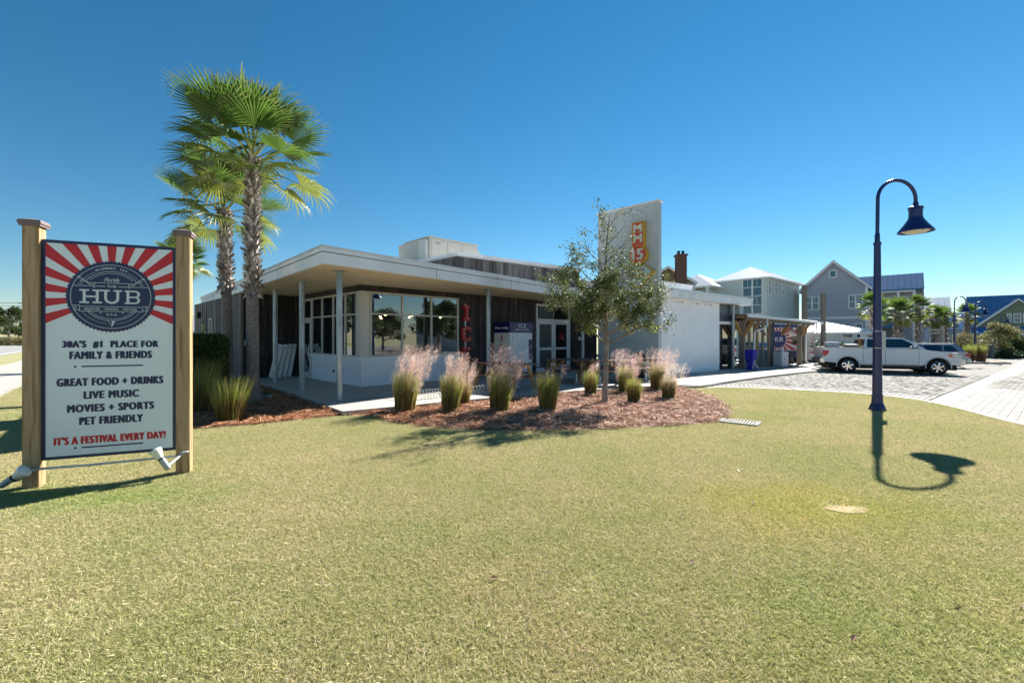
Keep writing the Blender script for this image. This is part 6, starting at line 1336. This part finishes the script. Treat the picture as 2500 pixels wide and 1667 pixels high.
cl_ = thing('cool_box', 'white cool box standing in the rear of the pickup bed', 'cool box', tm(.62, -.3, 1.352), rzt); MB().box(-.30, .30, -.2, .2, 0, .20).build('tub', mat('cooler_white', (.65, .65, .68), .4), cl_, bevel=.02); MB().box(-.31, .31, -.21, .21, .205, .27).build('lid', mat('cooler_white', (.65, .65, .68)), cl_, bevel=.015); MB().box(-.03, .03, -.214, -.20, .08, .12).build('latch', REDP, cl_)
cl_ = thing('tool_case', 'flat cream and black case lying across the bed behind the cab', 'case', tm(1.46, -.3, 1.352), rzt); MB().box(-.26, .26, -.4, .4, 0, .08).build('base', DPLAST, cl_, bevel=.02); MB().box(-.26, .26, -.4, .4, .082, .16).build('lid', mat('case_cream', (.62, .60, .52), .5), cl_, bevel=.02)
# SUV seen from the rear quarter
def suv(name, lab, loc, rz, paint, s=1., group=None):
    low2 = [(.12, .5)]+arcp(.95, .36, .45, 165, 15)+[(1.5, .40), (3.3, .40)]+arcp(3.85, .36, .45, 165, 12)+[(4.45, .42), (4.72, .5), (4.78, .75), (4.6, .92), (3.6, 1.05), (3.4, 1.08), (.25, 1.12), (.08, 1.05), (.02, .7)]
    wn = [[(.55, 1.13), (1.25, 1.13), (1.25, 1.50), (.85, 1.50)], [(1.33, 1.13), (2.25, 1.13), (2.25, 1.53), (1.33, 1.53)], [(2.33, 1.13), (3.2, 1.13), (2.85, 1.40), (2.6, 1.53), (2.33, 1.53)]]
    t, b = vehicle(name, lab, 'car', loc, rz, 4.8, 1.86, low2, (.95, 3.85), 1.06, (.18, 3.5, .55, 2.65), 1.60, paint, wn, .36, (1.29, 2.29, 3.3), spokes=7, group=group)
    for q in (-1, 1):
        MB().prism([(.0, .98), (.0, .80), (.25, .82), (.30, .98)], lambda a, z, d, q=q: (a-.012, q*(.91+d), z), -.25, .028).build('tail_light', REDL, t, recalc=True); MB().prism([(4.45, .66), (4.40, .82), (4.62, .84), (4.80, .72)], lambda a, z, d, q=q: (a, q*(.9+d), z), -.2, .034).build('headlight', CLL, t, recalc=True)
        MB().box(.7, 2.6, q*.60-.015, q*.60+.015, 1.66, 1.69).build('roof_rail', STEEL, t)
    MB().box(-.08, .2, -.86, .86, .40, .62).build('rear_bumper', STEEL, t, bevel=.05); MB().box(4.6, 4.86, -.86, .86, .36, .6).build('front_bumper', paint, t, bevel=.05); MB().box(-.035, .0, -.26, .26, .70, .82).build('number_plate', WFRAME, t); MB().box(4.74, 4.80, -.5, .5, .62, .78).build('grille', DPLAST, t)
    return t
e_ = P(2357, HY, 29.5); hv_ = Vector((-.86, .51)); suv('silver_suv', 'silver estate car with red tail light, its rear towards the planted island', (e_.x, e_.y, zg(e_.x, e_.y)), math.atan2(hv_.y, hv_.x), SPAINT, group=PG_)
e_ = P(2286, HY, 36.5); suv('dark_suv', 'dark car whose roof just shows beyond the silver estate', (e_.x, e_.y, zg(e_.x, e_.y)), math.atan2(hv_.y, hv_.x), DPAINT, group=PG_)
rd = lf(125, 13.2); e_ = P(12, HY, 96); suv('road_car', 'silver car on the road at the left border of the photo', (e_.x, e_.y, 0), math.atan2(-.747, .665), SPAINT)

# ------------------------------------------------------------------ clutter under the canopy
wl = lambda s, o: (wx+s*.7665-o*.6423, wy+s*.6423+o*.7665)
def at_px(px, d): p = P(px, HY, d); return p.x, p.y, zg(p.x, p.y)+.1
x, y, z = at_px(1833, 22.9); nb = thing('newspaper_box', 'royal blue plastic newspaper box beside the white downpipe', 'newspaper box', (x, y, z), R(35)); BL = mat('royal_blue', (.008, .012, .30), .3)
MB().prism([(-.22, .52), (.20, .52), (.26, .62), (.26, .98), (.12, 1.06), (-.22, 1.06)], lambda a, q, d: (a, d, q), -.21, .21).build('cabinet', BL, nb, recalc=True, bevel=.02); MB().prism([(-.16, .05), (.12, .05), (.10, .52), (-.12, .52)], lambda a, q, d: (a, d, q), -.13, .13).build('pedestal', BL, nb, recalc=True, bevel=.015); MB().box(-.24, .30, -.2, .2, 0, .05).build('base', BL, nb, bevel=.015)
MB().box(.262, .268, -.16, .16, .66, .94).build('display_window', mat('paper', (.5, .52, .55), .4), nb)
x, y, z = at_px(1906, 26.8); fz = thing('ice_freezer', 'white chest freezer with a pale green snowflake under the canopy', 'freezer', (x, y, z), R(20)); MB().box(-.28, .28, -.3, .3, .03, .80).build('chest', WFRAME, fz, bevel=.02); MB().box(-.30, .30, -.32, .32, .802, .88).build('lid', WFRAME, fz, bevel=.02)
mb = MB(); SF = mat('snowflake_green', (.25, .45, .42), .5)
for k in range(6): a = k*math.pi/3; c, s_ = math.cos(a), math.sin(a); mb.prism([(c*r+sg*s_*.012, sg*-c*.012+s_*r) for r, sg in ((0, 1), (.12, 1), (.12, -1), (0, -1))], lambda a_, b_, d: (a_-.05, -.302-d, .48+b_), 0, .003)
mb.build('snowflake', SF, fz, recalc=True); MB().box(.06, .16, -.303, -.3, .62, .66).build('red_label', REDP, fz)
t = thing('water_jug', 'white jug standing on the freezer lid', 'jug', (x+.08, y, z+.885)); MB().lathe([(.09, 0), (.1, .02), (.1, .22), (.05, .28), (.04, .33)], 14).build('jug', WFRAME, t, smooth=True)
for k in range(5):
    x, y, z = at_px(1925, 27.8); t = thing('wooden_crate', 'dark brown crate, %s in the stack beside the freezer' % ('lowest', 'second from the bottom', 'middle one', 'second from the top', 'topmost')[k], 'crate', (x+rnd.uniform(-.02, .02), y, z+k*.19), R(25+rnd.uniform(-5, 5)), 'brown crates beside the freezer'); CR = mat('crate_brown', (.05, .022, .015), .7, var=.3)
    for zz1 in (.01, .10): MB().box(-.2, .2, -.2, -.18, zz1, zz1+.06).box(-.2, .2, .18, .2, zz1, zz1+.06).box(-.2, -.18, -.18, .18, zz1, zz1+.06).box(.18, .2, -.18, .18, zz1, zz1+.06).build('slat', CR, t)
    MB().box(-.18, .18, -.18, .18, 0, .012).build('floor', CR, t)
# food truck
x, y, z = at_px(1925, 33.5); ft = thing('food_truck', 'food truck painted with red and white sun rays behind the canopy', 'food truck', (x, y, z-.1), R(4)); FT = mat('ft_white', (.6, .62, .62), .4); FB = mat('ft_blue', (.01, .03, .16), .4)
MB().box(-2.6, 1.5, 0, 2.1, .95, 2.72).build('box_body', FT, ft, bevel=.04); MB().box(-2.6, 1.5, -.003, 2.1, .42, .945).build('skirt', FB, ft); MB().box(-2.6, 1.5, -.01, 2.1, 2.722, 2.9).build('roof_band', FB, ft)
MB().prism([(1.51, .5), (2.3, .5), (2.3, 1.1), (1.9, 2.2), (1.51, 2.3)], lambda a, q, d: (a, d, q), .05, 2.05).build('cab', FT, ft, recalc=True, bevel=.03)
mb = MB(); cpx = (-.85, 1.80)
for k in range(20):
    a0, a1 = R(k*18), R(k*18+9); poly = [cpx, (cpx[0]+6*math.cos(a0), cpx[1]+6*math.sin(a0)), (cpx[0]+6*math.cos(a1), cpx[1]+6*math.sin(a1))]; poly = cliprect(poly, -2.55, 1.46, 1.0, 2.68)
    if len(poly) > 2: mb.add([(p[0], -.006, p[1]) for p in poly], [tuple(range(len(poly)))])
mb.build('red_rays', SIGNR, ft); MB().add([(cpx[0]+.62*math.cos(i*.2094), -.012, cpx[1]+.62*math.sin(i*.2094)) for i in range(30)], [tuple(range(30))]).build('round_emblem', FB, ft)
mb = MB(); put_text(mb, 'HUB', cpx[0], cpx[1], .8, .34, lambda a, q: (a, -.018, q), bold=.03); mb.build('lettering', FT, ft); MB().box(.25, 1.05, -.02, -.008, 1.45, 2.05).build('serving_window', CGLASS, ft)
for x_ in (-1.9, .9): MB().lathe([(.2, -.1), (.36, -.1), (.36, .1), (.2, .1)], 20, (x_, .1, .36), axis='y').build('wheel', BLACK, ft, smooth=True)
x, y, z = at_px(1932, 30); t = thing('globe_lantern', 'white round lantern hanging under the canopy end', 'lantern', (x, y, 0)); MB().lathe([(.001, 1.72), (.15, 1.80), (.22, 1.98), (.15, 2.16), (.001, 2.24)], 18).build('globe', mat('paper_white', (.7, .66, .66), .8), t, smooth=True); MB().tube([(0, 0, 2.24), (0, 0, 2.75)], .01, 4).build('cord', BACK, t)
for i in range(3):
    x, y, z = at_px(1962+i*6, 31.5); t = thing('folded_umbrella', ('folded white umbrella, left of three by the kiosk', 'folded white umbrella, middle of three by the kiosk', 'folded white umbrella, right of three by the kiosk')[i], 'umbrella', (x, y, z), 0, 'folded umbrellas'); MB().tube([(0, 0, 0), (.0, 0, 1.15)], .02, 6).build('pole', BACK, t); MB().lathe([(.14, .25), (.13, .5), (.06, .95), (.02, 1.12)], 9).build('canopy', mat('umbrella_cloth', (.4, .38, .34), .8), t)
x, y, z = at_px(1993, 33.3); t = thing('serving_counter', 'white counter with red edge and navy foot in front of the kiosk', 'counter', (x, y, z-.1)); MB().box(-.46, .46, 0, .5, .30, .80).build('front', FT, t); MB().box(-.47, .47, -.01, .5, 0, .30).build('foot', FB, t); MB().box(-.5, .5, -.03, .53, .80, .88).build('red_top', REDP, t)
x, y, z = at_px(1991, 32.6); pp = thing('potted_palm', 'small dark palm in a black pot before the white counter', 'potted plant', (x, y, z-.1)); MB().lathe([(.18, 0), (.25, .28), (.23, .28)], 16).build('pot', BLACK, pp, smooth=True); MB().tube([(0, 0, .2), (.02, 0, 1.15)], [.04, .03], 7).build('stem', PTRUNK, pp)
def feather(seed, L=.75):
    n = 26; s = np.linspace(.12, 1, n); base = np.stack([s*L, np.zeros(n), .35*L*np.sin(s*2.0)-.25*L*s*s], 1); V = []; Fc = []
    for sg in (-1, 1): T = base+np.stack([np.full(n, .10), sg*.20*np.sin(np.clip(s*3, 0, 3.0)), np.full(n, -.06)], 1); v, f_ = qblades(base, T, np.full(n, .022)); Fc.append(f_+len(np.concatenate(V)) if V else f_); V.append(v)
    V = np.concatenate(V); Fc = np.concatenate(Fc); return npmesh('frond', V, Fc, FROND, cols=pal(len(Fc), [(.03, .07, .035), (.05, .10, .04)], .2), link=False)
FE = feather(1)
for k in range(11): o = put('frond', FE, pp); o.location = (.02, 0, 1.12); o.rotation_euler = (0, R(-10-25*(k % 3)), k*2.4)
x, y, z = at_px(2052, 34); pp2 = thing('potted_palm', 'bushy palm tip showing above the pickup bed beside the cool box', 'potted plant', (x, y, z-.1)); MB().lathe([(.2, 0), (.25, .35)], 12).build('pot', BLACK, pp2)
MB().tube([(0, 0, .2), (0, 0, .95)], .04, 6).build('stem', PTRUNK, pp2)
for k in range(11): o = put('frond', FE, pp2); o.location = (0, 0, .95); o.rotation_euler = (0, R(-20-25*(k % 3)), k*2.4)
x, y, z = at_px(1985, 33.0); t = thing('wall_flag', 'small striped flag hanging on the kiosk corner', 'flag', (x, y, 0)); MB().tube([(0, 0, 1.25), (-.12, 0, 2.0)], .012, 5).build('staff', CREAMS, t)
for k in range(5): MB().add([(-.12+k*.05, 0, 1.95-.02*k), (-.12+(k+1)*.05, .03*((k+1) % 2), 1.93-.02*k), (-.08+(k+1)*.05, .03*((k+1) % 2), 1.25), (-.08+k*.05, 0, 1.28)], [(0, 1, 2, 3)]).build('stripe', (REDP, CREAMS)[k % 2], t)
# patio joints: thin recessed-looking dark joints cut between the cast bays
jm = MB()
def jline(a, b, w_=.02):
    a = Vector(a); b = Vector(b); d = (b-a).normalized(); n = Vector((-d.y, d.x))*w_/2; k = 6
    for i in range(k):
        p, q = a.lerp(b, i/k), a.lerp(b, (i+1)/k); q4 = [p-n, q-n, q+n, p+n]; jm.add([(v.x, v.y, zg(*v)+.1035) for v in q4], [(0, 1, 2, 3)])
V2 = Vector((-.68, .733))
for s in range(1, 14):
    a = Vector(PE[0])+Vector((.823, .568))*s*1.55
    if s > 7: a = Vector(KE[0])+Vector((.77, .638))*(s-8)*1.6+Vector((-.1, .35))
    jline(a+V2*.12, a+V2*3.2)
jline(Vector(PE[0])+V2*1.6, Vector(PE[0])+V2*1.6+Vector((.823, .568))*9.5)
for s in range(1, 6): a = Vector(PL[0])+(Vector(PL[3])-Vector(PL[0])).normalized()*s*2; jline(a+Vector((.1, .08)), a+Vector((2.4, 1.65)))
o = jm.build('slab_joint', DARKJ); o['kind'] = 'structure'
# ------------------------------------------------------------------ tidy nesting
bpy.context.view_layer.update()
def dissolve(e):
    me_ = Matrix.LocRotScale(e.location, e.rotation_euler, e.scale); pinv = e.matrix_parent_inverse
    for chd in [x for x in COL.objects if x.parent == e]:
        inv = pinv @ me_ @ chd.matrix_parent_inverse; chd.parent = e.parent; chd.matrix_parent_inverse = inv
    bpy.data.objects.remove(e)
for nm in ('porch', 'front_gable', 'main_block', 'porch_block'):
    for e in [x for x in COL.objects if x.name.split('.')[0] == nm and x.type == 'EMPTY']: dissolve(e)
